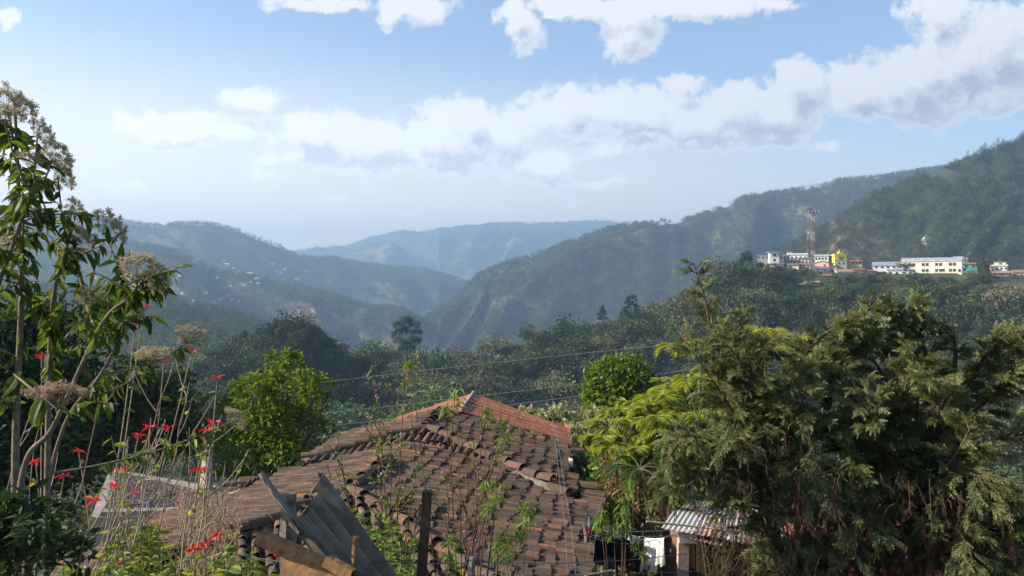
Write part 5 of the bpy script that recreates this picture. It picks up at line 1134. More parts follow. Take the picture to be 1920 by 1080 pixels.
    b = MB(); cc = bez(SC_[0][24], SC_[0][24] + [.12, -.4, .1], c - np.array([0, 0, .14]), 8); b.tube(cc, [.01, .006], 6); T.part('branch', b, stemm); put_leaves(lv, cc, 14, LEAF, .17, .2, 1, 1, .8)
    T.part('leaves', lv, lf_shrub)
flower_shrub()
# ------------------------------------------------------------------ poinsettias
def poin_head(seed):
    g = np.random.default_rng(seed); mb = MB(); k = 11; a = np.arange(k) * 2.4 + g.normal(0, .2, k); el = g.uniform(-.35, .5, k); d = np.stack([np.cos(a) * np.cos(el), np.sin(a) * np.cos(el), np.sin(el)], 1)
    mb.inst(BRACT, frames(d, (0, 0, 1), g.normal(0, .4, k), g.uniform(.55, 1.05, k)), np.zeros((k, 3)), 0)
    return mb.build('flower', redb, None, False)
POIN = [poin_head(s) for s in range(4)]
def poinsettia(label, base, heads, Y0, nbare, reach, seed, nleaf=60):
    base[2] = hz(base[0], base[1]) - .05; T = Thing('poinsettia', label, 'poinsettia', base); lv = MB()
    for (px, py, Y) in heads:
        c = P(px, py, Y); s0 = base + np.array([U(-.25, .25), U(-.25, .25), U(0, .3)]); m_ = s0 * .5 + c * .5 + np.array([U(-.15, .3), 0, -.25]); cc = bez(s0, m_, c, 12); b = MB(); b.tube(cc, [.010, .004], 6); T.part('stem', b, palem)
        add_part_copy(T, POIN[rng.integers(4)], 'flower', c, frames(np.array([[U(-.5, .5), U(-.6, .2), 0.0]]), (0, 0, 1))[0][:, [0, 1, 2]] * U(.075, .115))
        put_leaves(lv, cc, 3, BROAD, .09, .8, .97, 1, .5)
    for i in range(nbare):
        px, py = reach(); c = P(px, py, Y0 + U(-.7, .7)); s0 = base + np.array([U(-1.3, .4), U(-.4, .4), U(0, .3)]); m_ = np.array([s0[0] * .15 + c[0] * .85 + U(-.3, .1), (s0[1] + c[1]) / 2 + U(-.2, .2), s0[2] * .35 + c[2] * .65 - U(.15, .5)]); cc = bez(s0, m_, c, 14)
        w_ = np.cumsum(rng.normal(0, .016, (14, 3)), 0); cc = cc + w_ - np.linspace(0, 1, 14)[:, None] * w_[-1]; b = MB(); b.tube(cc, [.0095, .0035], 6)
        nb = 5; p, d = along(cc, nb, .3, .95)
        for q in range(nb):
            e = p[q] + nrm(d[q] * .8 + rng.normal(0, .6, 3) * [1, .8, .5] + [.15, 0, .1]) * U(.15, .5); c2 = bez(p[q], p[q] * .4 + e * .6 + np.array([0, 0, -.07]), e + [0, 0, U(.0, .12)], 7); b.tube(c2, [.0065, .0028], 5)
            if U(0, 1) < .35: put_leaves(lv, c2, 3, BROAD, .085, .6, 1, 1, .8)
        T.part('stem', b, palem)
        if U(0, 1) < .4: put_leaves(lv, cc, 4, BROAD, .10, .7, 1, 1, .7)
    T.part('leaves', lv, lf_weed)
b0 = P(120, 1130, 8.0)
poinsettia('sprawling poinsettia of pale bare branches behind the tall shrub', b0, [(67, 864, 7.6), (120, 891, 7.6), (147, 844, 7.9), (216, 909, 8.0), (176, 938, 7.8), (249, 924, 8.0), (260, 816, 8.2), (282, 800, 8.3), (318, 800, 8.3), (227, 882, 8.2), (78, 667, 8.3), (307, 678, 8.4), (270, 574, 8.2), (2, 980, 7.3), (187, 1040, 7.4), (222, 1058, 7.4), (360, 658, 8.3), (253, 606, 8.2)], 8.2, 19, lambda: (U(40, 420), U(640, 960)), 1)
poinsettia('poinsettia with red flowers low in front of the concrete house corner', P(300, 1180, 7.4), [(376, 879, 7.4), (404, 791, 7.6), (387, 807, 7.6), (408, 707, 7.6), (382, 1020, 6.9), (360, 1030, 6.9), (407, 1000, 7.0), (526, 1040, 7.0)], 7.3, 9, lambda: (U(280, 480), U(680, 1030)), 2)
# ------------------------------------------------------------------ leafy masses
def lobe(px, py, r, Y, fy=1.0, fz=1.0): c = P(px, py, Y); s = r / F * Y; return (*c, s, s * fy, s * fz)
def leafy(name, label, cat, base, lobes, n, size, lm, bm, Tm=CARD, sub=8, sig=.3, trunk_r=.05, limbs=True, group=None, up=.3, partn=('trunk', 'crown'), rad=(.5, 1.0)):
    base = np.array(base, float); base[2] = hz(base[0], base[1]) - .1; T = Thing(name, label, cat, base, group); b = MB(); L = np.array(lobes); top = L[:, :3].mean(0)
    j = base * .45 + top * .55; c = curve([base, base * .7 + top * .3 + rng.normal(0, .06, 3), j], 6); b.tube(c, [trunk_r, trunk_r * .6], 7)
    if limbs:
        for l in L: e = l[:3]; q = c[rng.integers(len(c) // 2, len(c))]; b.tube(bez(q, q * .5 + e * .5 + rng.normal(0, .08, 3) + [0, 0, -.1], e, 7), [trunk_r * .45, trunk_r * .12], 5)
    T.part(partn[0], b, bm); l = MB(); cards_in_lobes(l, lobes, n, size, 0, Tm, sub, up, sig, rad); T.part(partn[1], l, lm); return T
# bright green tree left of the roof
Lt = [lobe(q[0], q[1], q[2] * .88, 23.5 + U(-1.2, 1.2)) for q in ((538, 690, 34), (520, 715, 45), (560, 730, 42), (590, 745, 34), (480, 740, 42), (440, 765, 40), (500, 790, 55), (560, 790, 50), (600, 800, 26), (430, 820, 45), (480, 850, 60), (540, 850, 55), (420, 880, 40), (470, 905, 40), (585, 845, 30), (545, 672, 18), (405, 850, 26), (515, 672, 16), (600, 712, 18), (530, 660, 9), (552, 668, 9), (580, 705, 12), (618, 745, 10), (612, 770, 14), (455, 735, 14), (470, 715, 10), (410, 775, 14), (398, 800, 12), (500, 690, 12), (392, 830, 14), (618, 815, 12), (570, 690, 9), (485, 700, 10), (430, 745, 10), (625, 722, 9))]
leafy('leafy_tree', 'bright green leafy tree left of the tiled roof', 'tree', P(500, 1000, 23.5), Lt, 10500, .128, lf_tree, bark, BROAD, 16, .17, .11, rad=(.2, 1.1))
Lt = [lobe(q[0], q[1], q[2], 40 + U(-1, 1)) for q in ((1160, 712, 34), (1130, 735, 32), (1190, 712, 30), (1200, 740, 26), (1150, 755, 36), (1185, 765, 26), (1115, 760, 18), (1135, 700, 24), (1172, 692, 20), (1108, 722, 10), (1105, 745, 9), (1128, 690, 9), (1150, 683, 9), (1195, 688, 10), (1214, 722, 10), (1218, 750, 10), (1102, 775, 9), (1165, 785, 14), (1208, 700, 9))]
leafy('round_crowned_tree', 'round-crowned green tree standing just left of the yellow palms', 'tree', P(1160, 850, 40), Lt, 6500, .26, lf_tree, bark, BROAD, 8, .28, .14)
# pale olive scrub right of the house
for i, (px, py, r, Y, lab) in enumerate(((1030, 800, 46, 34, 'pale olive bush showing above the right end of the red metal roof'), (1085, 830, 42, 30, 'pale olive bush just right of the red metal roof corner'), (1110, 800, 34, 36, 'pale olive bush under the round-crowned tree'), (1095, 890, 44, 26, 'pale olive bush beside the right eave of the tiled house'), (1130, 930, 40, 22, 'olive bush above the hanging clothes'), (990, 790, 34, 38, 'pale olive bush peeping over the red metal roof'), (1075, 930, 34, 24, 'olive bush low beside the right roof eave'))):
    L = [lobe(px + U(-.6, .6) * r, py + U(-.3, .8) * r, r * U(.4, .62), Y + U(-.8, .8)) for _ in range(9)]
    leafy('olive_bush', lab, 'bush', P(px, py + 130, Y), L, 4200, .16 * Y / 30, (lf_pale, lf_pale, lf_pale, lf_grey, lf_weed, lf_pale, lf_grey)[i], stemm, CARD, 10, .3, .06, partn=('stem', 'leaves'))
# dark trees behind the left shrub
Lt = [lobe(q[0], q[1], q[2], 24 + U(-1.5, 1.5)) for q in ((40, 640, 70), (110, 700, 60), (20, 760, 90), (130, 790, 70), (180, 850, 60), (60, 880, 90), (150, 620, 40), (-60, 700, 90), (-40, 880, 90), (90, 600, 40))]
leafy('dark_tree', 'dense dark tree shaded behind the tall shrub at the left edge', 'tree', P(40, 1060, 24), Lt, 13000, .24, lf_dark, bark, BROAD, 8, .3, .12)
Lt = [lobe(q[0], q[1], q[2], 26 + U(-1.5, 1.5)) for q in ((260, 740, 40), (310, 760, 45), (350, 780, 36), (230, 790, 50), (290, 820, 50), (360, 830, 36), (330, 715, 24), (250, 690, 26))]
leafy('grey_bush', 'grey-green bush between the dark tree and the bright green tree', 'bush', P(300, 960, 26), Lt, 6500, .17, lf_grey, stemm, CARD, 9, .3, .08, partn=('stem', 'leaves'))
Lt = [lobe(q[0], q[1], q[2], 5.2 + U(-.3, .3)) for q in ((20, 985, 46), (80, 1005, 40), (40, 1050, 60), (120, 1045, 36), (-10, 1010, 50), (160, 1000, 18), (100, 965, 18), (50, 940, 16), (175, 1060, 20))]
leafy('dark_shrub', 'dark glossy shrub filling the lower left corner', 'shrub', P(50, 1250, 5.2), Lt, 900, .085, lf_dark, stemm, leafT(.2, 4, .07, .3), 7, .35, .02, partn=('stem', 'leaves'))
# light green weeds along the bottom left, and beside the tall dark post
def weeds(label, spots, nst, hpx, lm, size, nl, Tm=LEAF, group=None, name='weed', sm=stemm, spread=50, lo=.52):
    for (px, py, Y, lab) in spots:
        base = P(px, py + hpx, Y); base[2] = hz(base[0], base[1]) - .05; T = Thing(name, lab, 'weed', base, group); b = MB(); lv = MB()
        for _ in range(nst):
            tip = P(px + U(-spread, spread), py + U(-.1, .5) * hpx * .6, Y + U(-.3, .3)); cc = bez(base + rng.normal(0, .06, 3), base * .4 + tip * .6 + rng.normal(0, .08, 3), tip, 9); b.tube(cc, [.008, .003], 5); put_leaves(lv, cc, nl, Tm, size, lo, 1, 1, .3)
        T.part('stem', b, sm); T.part('leaves', lv, lm)
weeds('', [(250, 965, 8.2, 'light green weed under the concrete slab edge'), (310, 985, 7.8, 'light green weed right of the slab corner'), (240, 1030, 7.2, 'yellow-green weed low at the left of the poinsettia flowers'), (330, 1050, 7.0, 'yellow-green weed at the bottom below the poinsettia'), (430, 1030, 6.8, 'yellow-green weed at the foot of the tiled roof left corner'), (180, 1060, 6.8, 'light green weed right of the dark corner shrub'), (460, 1060, 6.4, 'yellow-green weed left of the split timber')], 13, 130, lf_weed, .115, 22)
weeds('', [(715, 985, 7.6, 'bright green bush against the right side of the grey sheet'), (760, 1010, 7.4, 'bright green bush left of the tall dark post'), (740, 1060, 7.0, 'bright green bush at the bottom between grey sheet and tall dark post'), (690, 960, 8.0, 'small green bush at the broken edge of the tile hip')], 13, 110, lf_light, .09, 30, LEAF, None, 'leafy_bush', stemm, 45)
weeds('', [(835, 1010, 7.2, 'yellowing weed right of the tall dark post'), (860, 1060, 7.0, 'low green weed at the bottom right of the tall dark post')], 5, 100, lf_weed, .10, 10, LEAF, None, 'weed', stemm, 22)
weeds('', [(1345, 1060, 11.0, 'small green plant in front of the shack planks'), (1440, 1050, 10.0, 'light green plant beside the right end of the shack')], 4, 90, lf_light, .13, 14, LEAF, None, 'leafy_plant', stemm, 22)
# dried seed grass
def drygrass(px, py, Y, lab, n=46, sp=60, h=120):
    base = P(px, py + h, Y); base[2] = hz(base[0], base[1]) - .05; T = Thing('dry_grass', lab, 'grass', base); b = MB(); s = MB()
    for _ in range(n):
        tip = P(px + U(-sp, sp), py + U(-20, 50), Y + U(-.4, .4)); cc = bez(base + rng.normal(0, .12, 3) * [1, 1, 0], base * .4 + tip * .6, tip, 7); b.tube(cc, [.004, .0015], 4); p, d = along(cc, 26, .6, 1)
        s.inst(CARD, frames(nrm(d + rng.normal(0, .6, (26, 3))), (0, 0, 1), None, U(.018, .035, 26)), p + rng.normal(0, .012, (26, 3)), 0)
    T.part('stalks', b, plain('dry_stalk', (.42, .30, .20), None, 9)); T.part('seed_heads', s, leafmat('seed_heads', ev([(.50, .32, .22), (.60, .42, .30), (.42, .26, .18)]), .3, None, .9, .05))
drygrass(400, 920, 9.5, 'pinkish dried grass in front of the left tiled roof', 60, 70, 120); drygrass(330, 905, 12, 'pinkish dried grass at the concrete house corner', 40, 45, 110)
# ------------------------------------------------------------------ saplings in front of the roof
def sapling(label, base, tips, leafm, nleaf, size, blossom=0, bare=.0, lo=.55, Tm=NARROW, clump=True, rad=.013, name='peach_sapling', sm=redst):
    base[2] = hz(base[0], base[1]) - .05; T = Thing(name, label, 'sapling', base); b = MB(); lv = MB(); bl = MB(); flw = (np.array([(0, -.5, 0), (.5, 0, .25), (0, .5, 0), (-.5, 0, .25)], float), np.array([[0, 1, 2, 3]])); twig = MB()
    for tip in tips:
        tip = np.asarray(tip); s0 = base + np.array([U(-.06, .06), U(-.06, .06), 0]); m_ = s0 * .5 + tip * .5 + np.array([(s0[0] - tip[0]) * .3 + U(-.12, .12), U(-.1, .1), U(-.05, .2)]); cc = bez(s0, m_, tip, 14) + np.cumsum(rng.normal(0, .007, (14, 3)), 0); q = MB(); q.tube(cc, [rad * .75, rad * .25], 6)
        curves = [cc]
        for _ in range(4):
            p, d = along(cc, 1, .55, .92); e = p[0] + nrm(d[0] * 1.0 + rng.normal(0, .45, 3) + [0, 0, .3]) * U(.18, .5); c2 = bez(p[0], p[0] * .5 + e * .5 + rng.normal(0, .02, 3), e, 6); q.tube(c2, [rad * .45, rad * .18], 5); curves.append(c2)
        T.part('stem', q, sm)
        for c in curves:
            L = np.linalg.norm(c[-1] - c[0]); k = int(nleaf * L)
            if clump:
                nc = max(int(k / 7), 1); p, d = along(c, nc, lo, 1); pp = np.repeat(p, 7, 0); kk = len(pp); ld = nrm(np.repeat(d, 7, 0) * .6 + rng.normal(0, .8, (kk, 3)) + [0, 0, -.15]); lv.inst(Tm, frames(ld, (0, 0, 1), rng.normal(0, .5, kk), size * U(.5, 1.2, kk), .4), pp, 0)
            else: put_leaves(lv, c, k, Tm, size, lo, 1)
            if blossom:
                nb = int(blossom * L); p, d = along(c, nb, .5, .97); kk = nb * 5; pp = np.repeat(p + rng.normal(0, .012, p.shape), 5, 0); bl.inst(flw, frames(rng.normal(0, 1, (kk, 3)), (0, 0, 1), None, U(.010, .019, kk), .5), pp + rng.normal(0, .008, (kk, 3)), 0)
    T.part('leaves', lv, leafm); T.part('blossoms', bl, pinkp); return T
sapling('peach sapling with pink blossom and fresh leaves in front of the roof ridge', P(738, 1110, 8.6), [P(*q) for q in ((768, 672, 8.6), (700, 690, 8.4), (640, 815, 8.2), (690, 770, 8.7), (735, 742, 8.5), (610, 870, 8.3), (790, 830, 8.6), (800, 905, 8.5))], lf_light, 42, .06, 7)
sapling('bare reddish sapling with a few leaf tufts right of the tall dark post', P(842, 1110, 8.2), [P(*q) for q in ((862, 745, 8.2), (905, 765, 8.0), (948, 792, 8.1), (880, 800, 8.3), (925, 850, 8.2), (900, 900, 8.2), (960, 770, 8.4))], lf_light, 7, .06, 3, .5, .8)
tuft = MB()
def tufts(label, base, spots, sm=redst, size=.10, lm=lf_light, n=34, name='peach_sapling', r0=.008):
    base[2] = hz(base[0], base[1]) - .05; T = Thing(name, label, 'sapling', base); lv = MB()
    for (px, py, Y, r) in spots:
        c = P(px, py, Y); cc = bez(base + rng.normal(0, .03, 3), base * .55 + c * .45 + rng.normal(0, .06, 3), c, 12); b = MB(); b.tube(cc, [r0, .003], 5); T.part('stem', b, sm); rr = r / F * Y
        k = n; s = U(.0, 1, k); p = c + np.stack([rng.normal(0, .25, k) * rr, rng.normal(0, .3, k) * rr, (U(-1.0, .6, k)) * rr], 1); ld = nrm(rng.normal(0, 1, (k, 3)) * [1, 1, .3] + [0, 0, -.55]); lv.inst(NARROW, frames(ld, (0, 0, 1), rng.normal(0, .5, k), size * U(.6, 1.25, k), .4), p, 0)
    T.part('leaves', lv, lm)
tufts('thin peach shoots with drooping leaf tufts before the red metal roof', P(870, 1120, 7.4), [(858, 738, 7.4, 26), (916, 768, 7.4, 22), (948, 800, 7.4, 28), (835, 765, 7.5, 12), (932, 915, 7.3, 26), (918, 945, 7.3, 16), (912, 905, 7.5, 10), (770, 680, 7.8, 8)], redst, .09, lf_light, 30)
tufts('leafy peach shoot before the lower right tiles', P(930, 1130, 7.6), [(985, 965, 7.6, 26), (972, 990, 7.6, 22), (945, 1000, 7.6, 26), (932, 1030, 7.6, 24), (990, 950, 7.6, 16), (955, 1020, 7.5, 20), (850, 1010, 7.4, 12)], palem, .085, lf_light, 46)
tufts('willowy sapling with drooping narrow leaves before the hanging clothes', P(1156, 1130, 11.0), [(1180, 908, 11, 24), (1172, 930, 11, 24), (1168, 955, 11, 22), (1130, 955, 11, 22), (1175, 980, 11, 18), (1125, 975, 11, 14), (1150, 990, 11, 14), (1196, 1015, 11, 10), (1205, 1035, 11, 8)], redst, .13, lf_light, 30, 'willowy_sapling', .01)
# ------------------------------------------------------------------ palms and vines right of the middle
def frond(mb, rb, p0, d0, L, up, lm=0, leaf=.26, n=26, droop=.5):
    d0 = nrm(d0); p1 = p0 + d0 * L * .55 + np.array([0, 0, up * L * .25]); p2 = p0 + d0 * L + np.array([0, 0, (up * .2 - droop) * L]); c = bez(p0, p1, p2, 12); rb.tube(c, [.010, .004], 4)
    s = np.linspace(.22, .99, n) * 11; i = np.minimum(s.astype(int), 10); f = (s - i)[:, None]; p = c[i] * (1 - f) + c[i + 1] * f; d = nrm(c[i + 1] - c[i]); x = nrm(np.cross(d, [0, 0, 1.0])); ln = leaf * np.sin(np.linspace(.35, 2.9, n)) ** .6
    for sg in (-1, 1):
        ld = nrm(d * .75 + x * sg * .8 + np.array([0, 0, .12]) + rng.normal(0, .08, (n, 3))); mb.inst(leafT(.06, 3, .03, .3), frames(ld, (0, 0, 1), rng.normal(0, .3, n), ln * U(.85, 1.1, n)), p, lm)
def palm(label, crowns, base, nf, L, lm, group=None, leaf=.26):
    base[2] = hz(base[0], base[1]) - .1; T = Thing('palm', label, 'palm', base, group)
    for (px, py, Y) in crowns:
        c = P(px, py, Y); cc = bez(base + rng.normal(0, .15, 3) * [1, 1, 0], base * .5 + c * .5 + rng.normal(0, .1, 3), c, 8); b = MB(); b.tube(cc, [.03, .02] if len(crowns) > 1 else [.015, .01], 6); T.part('trunk', b, plain('palm_cane', (.16, .17, .07), (.10, .10, .05), 12) if 'palm_cane' not in bpy.data.materials else bpy.data.materials['palm_cane'])
        mb, rb = MB(), MB()
        for k in range(nf): a = k * 2.4 + U(0, .6); frond(mb, rb, c, np.array([math.cos(a), math.sin(a), U(.0, .9)]), L * U(.7, 1.15), U(.3, .9), 0, leaf * U(.85, 1.1))
        f = T.part('fronds', mb, lm); T.sub('midribs', rb, stemm, f)
Yp = 16.5
palm('yellow-green palm clump nearest the round-crowned tree', [(1180, 825, 16.2), (1205, 795, 16.8), (1148, 840, 15.8), (1195, 850, 15.6), (1225, 770, 16.6), (1140, 800, 16.4), (1128, 830, 16), (1165, 775, 16.9), (1190, 765, 17.2)], P(1200, 1080, 16.5), 11, .46, palm_l)
palm('yellow-green palm clump in the middle of the palm thicket', [(1240, 750, 16.2), (1262, 728, 17), (1230, 790, 15.6), (1275, 785, 16), (1290, 735, 16.6), (1255, 820, 15.5)], P(1265, 1080, 16.5), 11, .5, palm_l)
palm('bright palm clump touching the cypress left side', [(1310, 725, 16.5), (1345, 705, 17), (1300, 780, 15.8), (1350, 770, 16), (1330, 830, 15.6), (1370, 720, 16.4)], P(1320, 1080, 16.5), 11, .52, palm_l)
palm('dark green palm inside the thicket under the bright fronds', [(1250, 850, 15.4), (1300, 850, 15.2), (1200, 880, 15), (1340, 860, 15.2)], P(1270, 1080, 15.4), 10, .7, palm_d)
palm('yellow palm showing above the left part of the cypress', [(1440, 640, 14.5), (1478, 650, 14.8), (1425, 665, 14.2)], P(1450, 1080, 14.5), 11, .62, palm_y)
palm('small yellow palm tip showing above the middle of the cypress', [(1548, 672, 14.0)], P(1540, 1080, 14), 11, .55, palm_y)
palm('yellow palm frond tips at the left edge of the cypress', [(1268, 655, 15.0)], P(1480, 1080, 15.3), 6, .3, palm_y)
Lt = [lobe(q[0], q[1], q[2], 17.5 + U(-.8, .8)) for q in ((1150, 880, 36), (1190, 880, 44), (1240, 870, 50), (1300, 860, 55), (1350, 830, 50), (1170, 930, 40), (1230, 930, 50), (1300, 930, 55), (1380, 900, 60), (1250, 810, 36), (1330, 770, 30))]
leafy('vine_thicket', 'tangled dark vines and leaves hanging under the palms', 'thicket', P(1260, 1120, 17.5), Lt, 9000, .13, lf_weed, stemm, BROAD, 8, .3, .06, partn=('stem', 'leaves'))
T = Thing('dry_vine', 'curtain of dry brown vines hanging at the left side of the palm thicket', 'vine', P(1160, 1000, 15.6)); b, l = MB(), MB()
for _ in range(60):
    x = U(1128, 1240); y0 = U(835, 870) if x < 1190 else U(850, 900); p0 = P(x, y0, 15.6 + U(-.4, .4)); L_ = U(.5, 1.4); cc = bez(p0, p0 + [U(-.05, .05), 0, -L_ * .5], p0 + np.array([U(-.1, .1), U(-.1, .1), -L_]), 7); b.tube(cc, .004, 4); put_leaves(l, cc, 22, CARD, .075, .05, 1, 1, .7)
T.part('stems', b, redst); T.part('leaves', l, dryl)
# ------------------------------------------------------------------ cypresses
def cypress(label, trunk, limbs, seed, dead):
    T = Thing('cypress', label, 'cypress', P(*trunk[0])); trunk = [(trunk[0][0], 1540, trunk[0][2])] + trunk; tc_ = curve([P(*q) for q in trunk], 8); b = MB(); b.tube(tc_, [.14, .05], 9); tp = T.part('trunk', b, bark)
    green, tips, dead_, tw = MB(), MB(), MB(), MB()
    for (pts, dens, bl) in limbs:
        pts = [(a + (30 if a < 1400 and 650 < b_ < 820 else 0), b_ + (0 if a < 1480 else max(0, 740 - b_) * (.12 if bl < .25 else .42)), y_) for a, b_, y_ in pts]
        c = curve([P(*q) for q in pts], 9); L = np.sum(np.linalg.norm(np.diff(c, axis=0), axis=1)); b = MB(); b.tube(c, [.026, .004], 6); T.part('limb', b, bark)
        k = int(L * dens * 1.2); s = np.linspace(.06, .985, k); p, _ = along(c, k); 
        ss = s * (len(c) - 1); i = np.minimum(ss.astype(int), len(c) - 2); f = (ss - i)[:, None]; p = c[i] * (1 - f) + c[i + 1] * f; d = nrm(c[i + 1] - c[i])
        for q in range(k):
            r = rng.normal(0, 1, 3); r -= r.dot(d[q]) * d[q]; r = nrm(r) * [1, 1, .55]; lb = bl * (1 - .62 * s[q]) * U(.55, 1.2); bd_ = nrm(d[q] * .75 + r * .95 + [0, 0, .12]); e = p[q] + bd_ * lb + np.array([0, 0, -.16 * lb]); m_ = p[q] + bd_ * lb * .55 + np.array([0, 0, .05 * lb]); cc = bez(p[q], m_, e, 7); tw.tube(cc, [.0055, .002], 4)
            n = max(int(lb / .0105), 8); sp, sd = along(cc, n, .12, 1.0); side = nrm(np.cross(sd, rng.normal(0, 1, (n, 3)) * [.5, .5, 1])); ld = nrm(sd * 1.0 + side * .6 + [0, 0, -.10] + rng.normal(0, .12, (n, 3))); sz = U(.06, .14, n); ld[-1] = sd[-1]; sz[-1] = .15
            outer = U(0, 1) < (.25 + .6 * s[q])
            (tips if outer else green).inst(SPRAY, frames(ld, (0, 0, 1), rng.normal(0, .7, n), sz, .5), sp, 0)
    for _ in range(dead[0]):
        x0, x1, y0, y1 = dead[1]; py = U(y0, y1); p0 = P(U(x0, x1), py, U(8.3, 9.8)); L_ = U(.12, .5); e = p0 + np.array([U(-.16, .16), U(-.1, .1), -L_]); cc = bez(p0, p0 * .5 + e * .5 + rng.normal(0, .05, 3), e, 5); tw.tube(cc, .003, 3); n = 7; sp, sd = along(cc, n, .1, 1)
        (green if U(0, 1) < .25 else dead_).inst(SPRAY_S, frames(nrm(sd + rng.normal(0, .5, (n, 3))), (0, 0, 1), rng.normal(0, .8, n), U(.06, .12, n), .5), sp, 0)
    f = T.part('foliage', green, cyp); T.part('young_foliage', tips, cypl); T.part('dead_foliage', dead_, cypb); T.part('twigs', tw, redst)
Y1 = 9.6
LIMB1 = [([(1430, 860, 9.7), (1400, 780, 9.0), (1370, 700, 8.7), (1350, 630, 8.6)], 15, .55), ([(1440, 840, 9.7), (1480, 740, 9.2), (1500, 680, 8.9), (1540, 640, 8.8)], 15, .5), ([(1460, 1100, 9.5), (1480, 1040, 8.9), (1500, 1030, 8.7), (1540, 1080, 8.6)], 12, .4), ([(1460, 1150, 9.5), (1450, 1090, 9.0), (1440, 1070, 8.8), (1415, 1100, 8.6)], 12, .35), ([(1420, 880, 9.7), (1370, 760, 9.5), (1340, 640, 9.3), (1322, 560, 9.2), (1300, 492, 9.1)], 11, .42), ([(1430, 900, 9.7), (1360, 800, 9.2), (1310, 720, 8.9), (1285, 640, 8.8)], 15, .55), ([(1430, 860, 9.7), (1410, 740, 9.5), (1400, 660, 9.4), (1385, 600, 9.3)], 15, .5), ([(1440, 860, 9.8), (1460, 740, 9.6), (1500, 660, 9.4), (1590, 590, 9.2), (1640, 562, 9.1)], 13, .5), ([(1430, 900, 9.6), (1360, 840, 9.0), (1290, 820, 8.6), (1240, 880, 8.4)], 14, .45), ([(1440, 930, 9.6), (1380, 890, 9.0), (1330, 880, 8.6), (1280, 920, 8.4)], 13, .4), ([(1430, 950, 9.6), (1370, 900, 9.0), (1300, 890, 8.6), (1250, 930, 8.4)], 14, .5), ([(1440, 860, 9.6), (1440, 780, 9.2), (1430, 700, 8.9), (1440, 640, 8.8)], 15, .55), ([(1440, 940, 9.6), (1420, 860, 9.0), (1390, 830, 8.6), (1350, 830, 8.3)], 14, .5), ([(1450, 960, 9.6), (1470, 860, 9.1), (1480, 780, 8.8), (1480, 690, 8.7)], 14, .55), ([(1450, 1000, 9.4), (1430, 960, 8.9), (1400, 950, 8.6), (1345, 950, 8.4)], 13, .45), ([(1455, 1060, 9.4), (1450, 1010, 9.0), (1430, 1000, 8.8), (1420, 1040, 8.6)], 14, .4), ([(1430, 800, 10), (1380, 700, 10.2), (1345, 650, 10.3), (1330, 600, 10.3)], 13, .5)]
cypress('left cypress with a tall arching leader, leaning over the shack roof', [(1470, 1260, 9.8), (1455, 1060, 9.8), (1440, 900, 9.7), (1430, 780, 9.7)], LIMB1, 5, (260, (1340, 1520, 800, 1060)))
LIMB2 = [([(1700, 1060, 9.7), (1610, 1050, 9.1), (1540, 1060, 8.8), (1480, 1090, 8.7)], 12, .45), ([(1720, 1050, 9.7), (1780, 1040, 8.9), (1840, 1050, 8.5), (1890, 1100, 8.4)], 12, .45), ([(1700, 980, 9.7), (1650, 960, 8.9), (1620, 990, 8.5), (1600, 1050, 8.4)], 12, .45), ([(1720, 880, 9.8), (1690, 790, 9.1), (1700, 700, 8.8), (1720, 620, 8.7)], 15, .55), ([(1720, 840, 9.8), (1840, 760, 9.3), (1900, 660, 9.0), (1940, 600, 8.9)], 15, .55), ([(1690, 850, 9.8), (1610, 760, 9.2), (1560, 700, 8.9), (1530, 640, 8.8)], 15, .55), ([(1700, 860, 9.8), (1690, 760, 9.4), (1650, 660, 9.2), (1625, 600, 9.1), (1610, 545, 9.0)], 13, .5), ([(1710, 850, 9.8), (1720, 740, 9.4), (1700, 640, 9.2), (1690, 570, 9.1)], 14, .55), ([(1700, 860, 9.8), (1640, 780, 9.3), (1590, 720, 9.0), (1560, 660, 8.9)], 14, .55), ([(1700, 880, 9.8), (1620, 830, 9.2), (1550, 790, 8.8), (1500, 740, 8.6)], 14, .55), ([(1720, 850, 9.8), (1780, 740, 9.5), (1830, 680, 9.3), (1880, 610, 9.2), (1930, 580, 9.1)], 14, .55), ([(1720, 860, 9.8), (1800, 780, 9.3), (1880, 720, 9.0), (1960, 680, 8.9)], 15, .6), ([(1720, 900, 9.8), (1800, 860, 9.1), (1870, 820, 8.7), (1950, 800, 8.5)], 14, .6), ([(1700, 900, 9.8), (1660, 850, 9.0), (1640, 800, 8.6), (1630, 740, 8.4)], 14, .55), ([(1720, 900, 9.7), (1750, 820, 9.0), (1760, 760, 8.6), (1750, 690, 8.4)], 14, .6), ([(1730, 950, 9.7), (1790, 900, 8.8), (1830, 890, 8.3), (1860, 950, 8.1)], 13, .5), ([(1720, 960, 9.7), (1760, 900, 8.8), (1800, 840, 8.4), (1830, 780, 8.2)], 13, .55), ([(1690, 960, 9.7), (1640, 910, 9.1), (1590, 900, 8.8), (1540, 940, 8.6)], 12, .5), ([(1690, 900, 9.7), (1600, 850, 9.2), (1540, 850, 8.9), (1490, 890, 8.7)], 13, .5), ([(1740, 1000, 9.7), (1830, 980, 9.0), (1890, 1000, 8.7), (1940, 1060, 8.6)], 12, .5), ([(1700, 1020, 9.6), (1640, 990, 9.2), (1580, 1000, 9.0), (1530, 1050, 8.9)], 10, .45), ([(1710, 800, 10), (1740, 700, 10.2), (1720, 620, 10.3)], 12, .55), ([(1720, 820, 10), (1850, 740, 10.2), (1930, 690, 10.3)], 12, .55)]
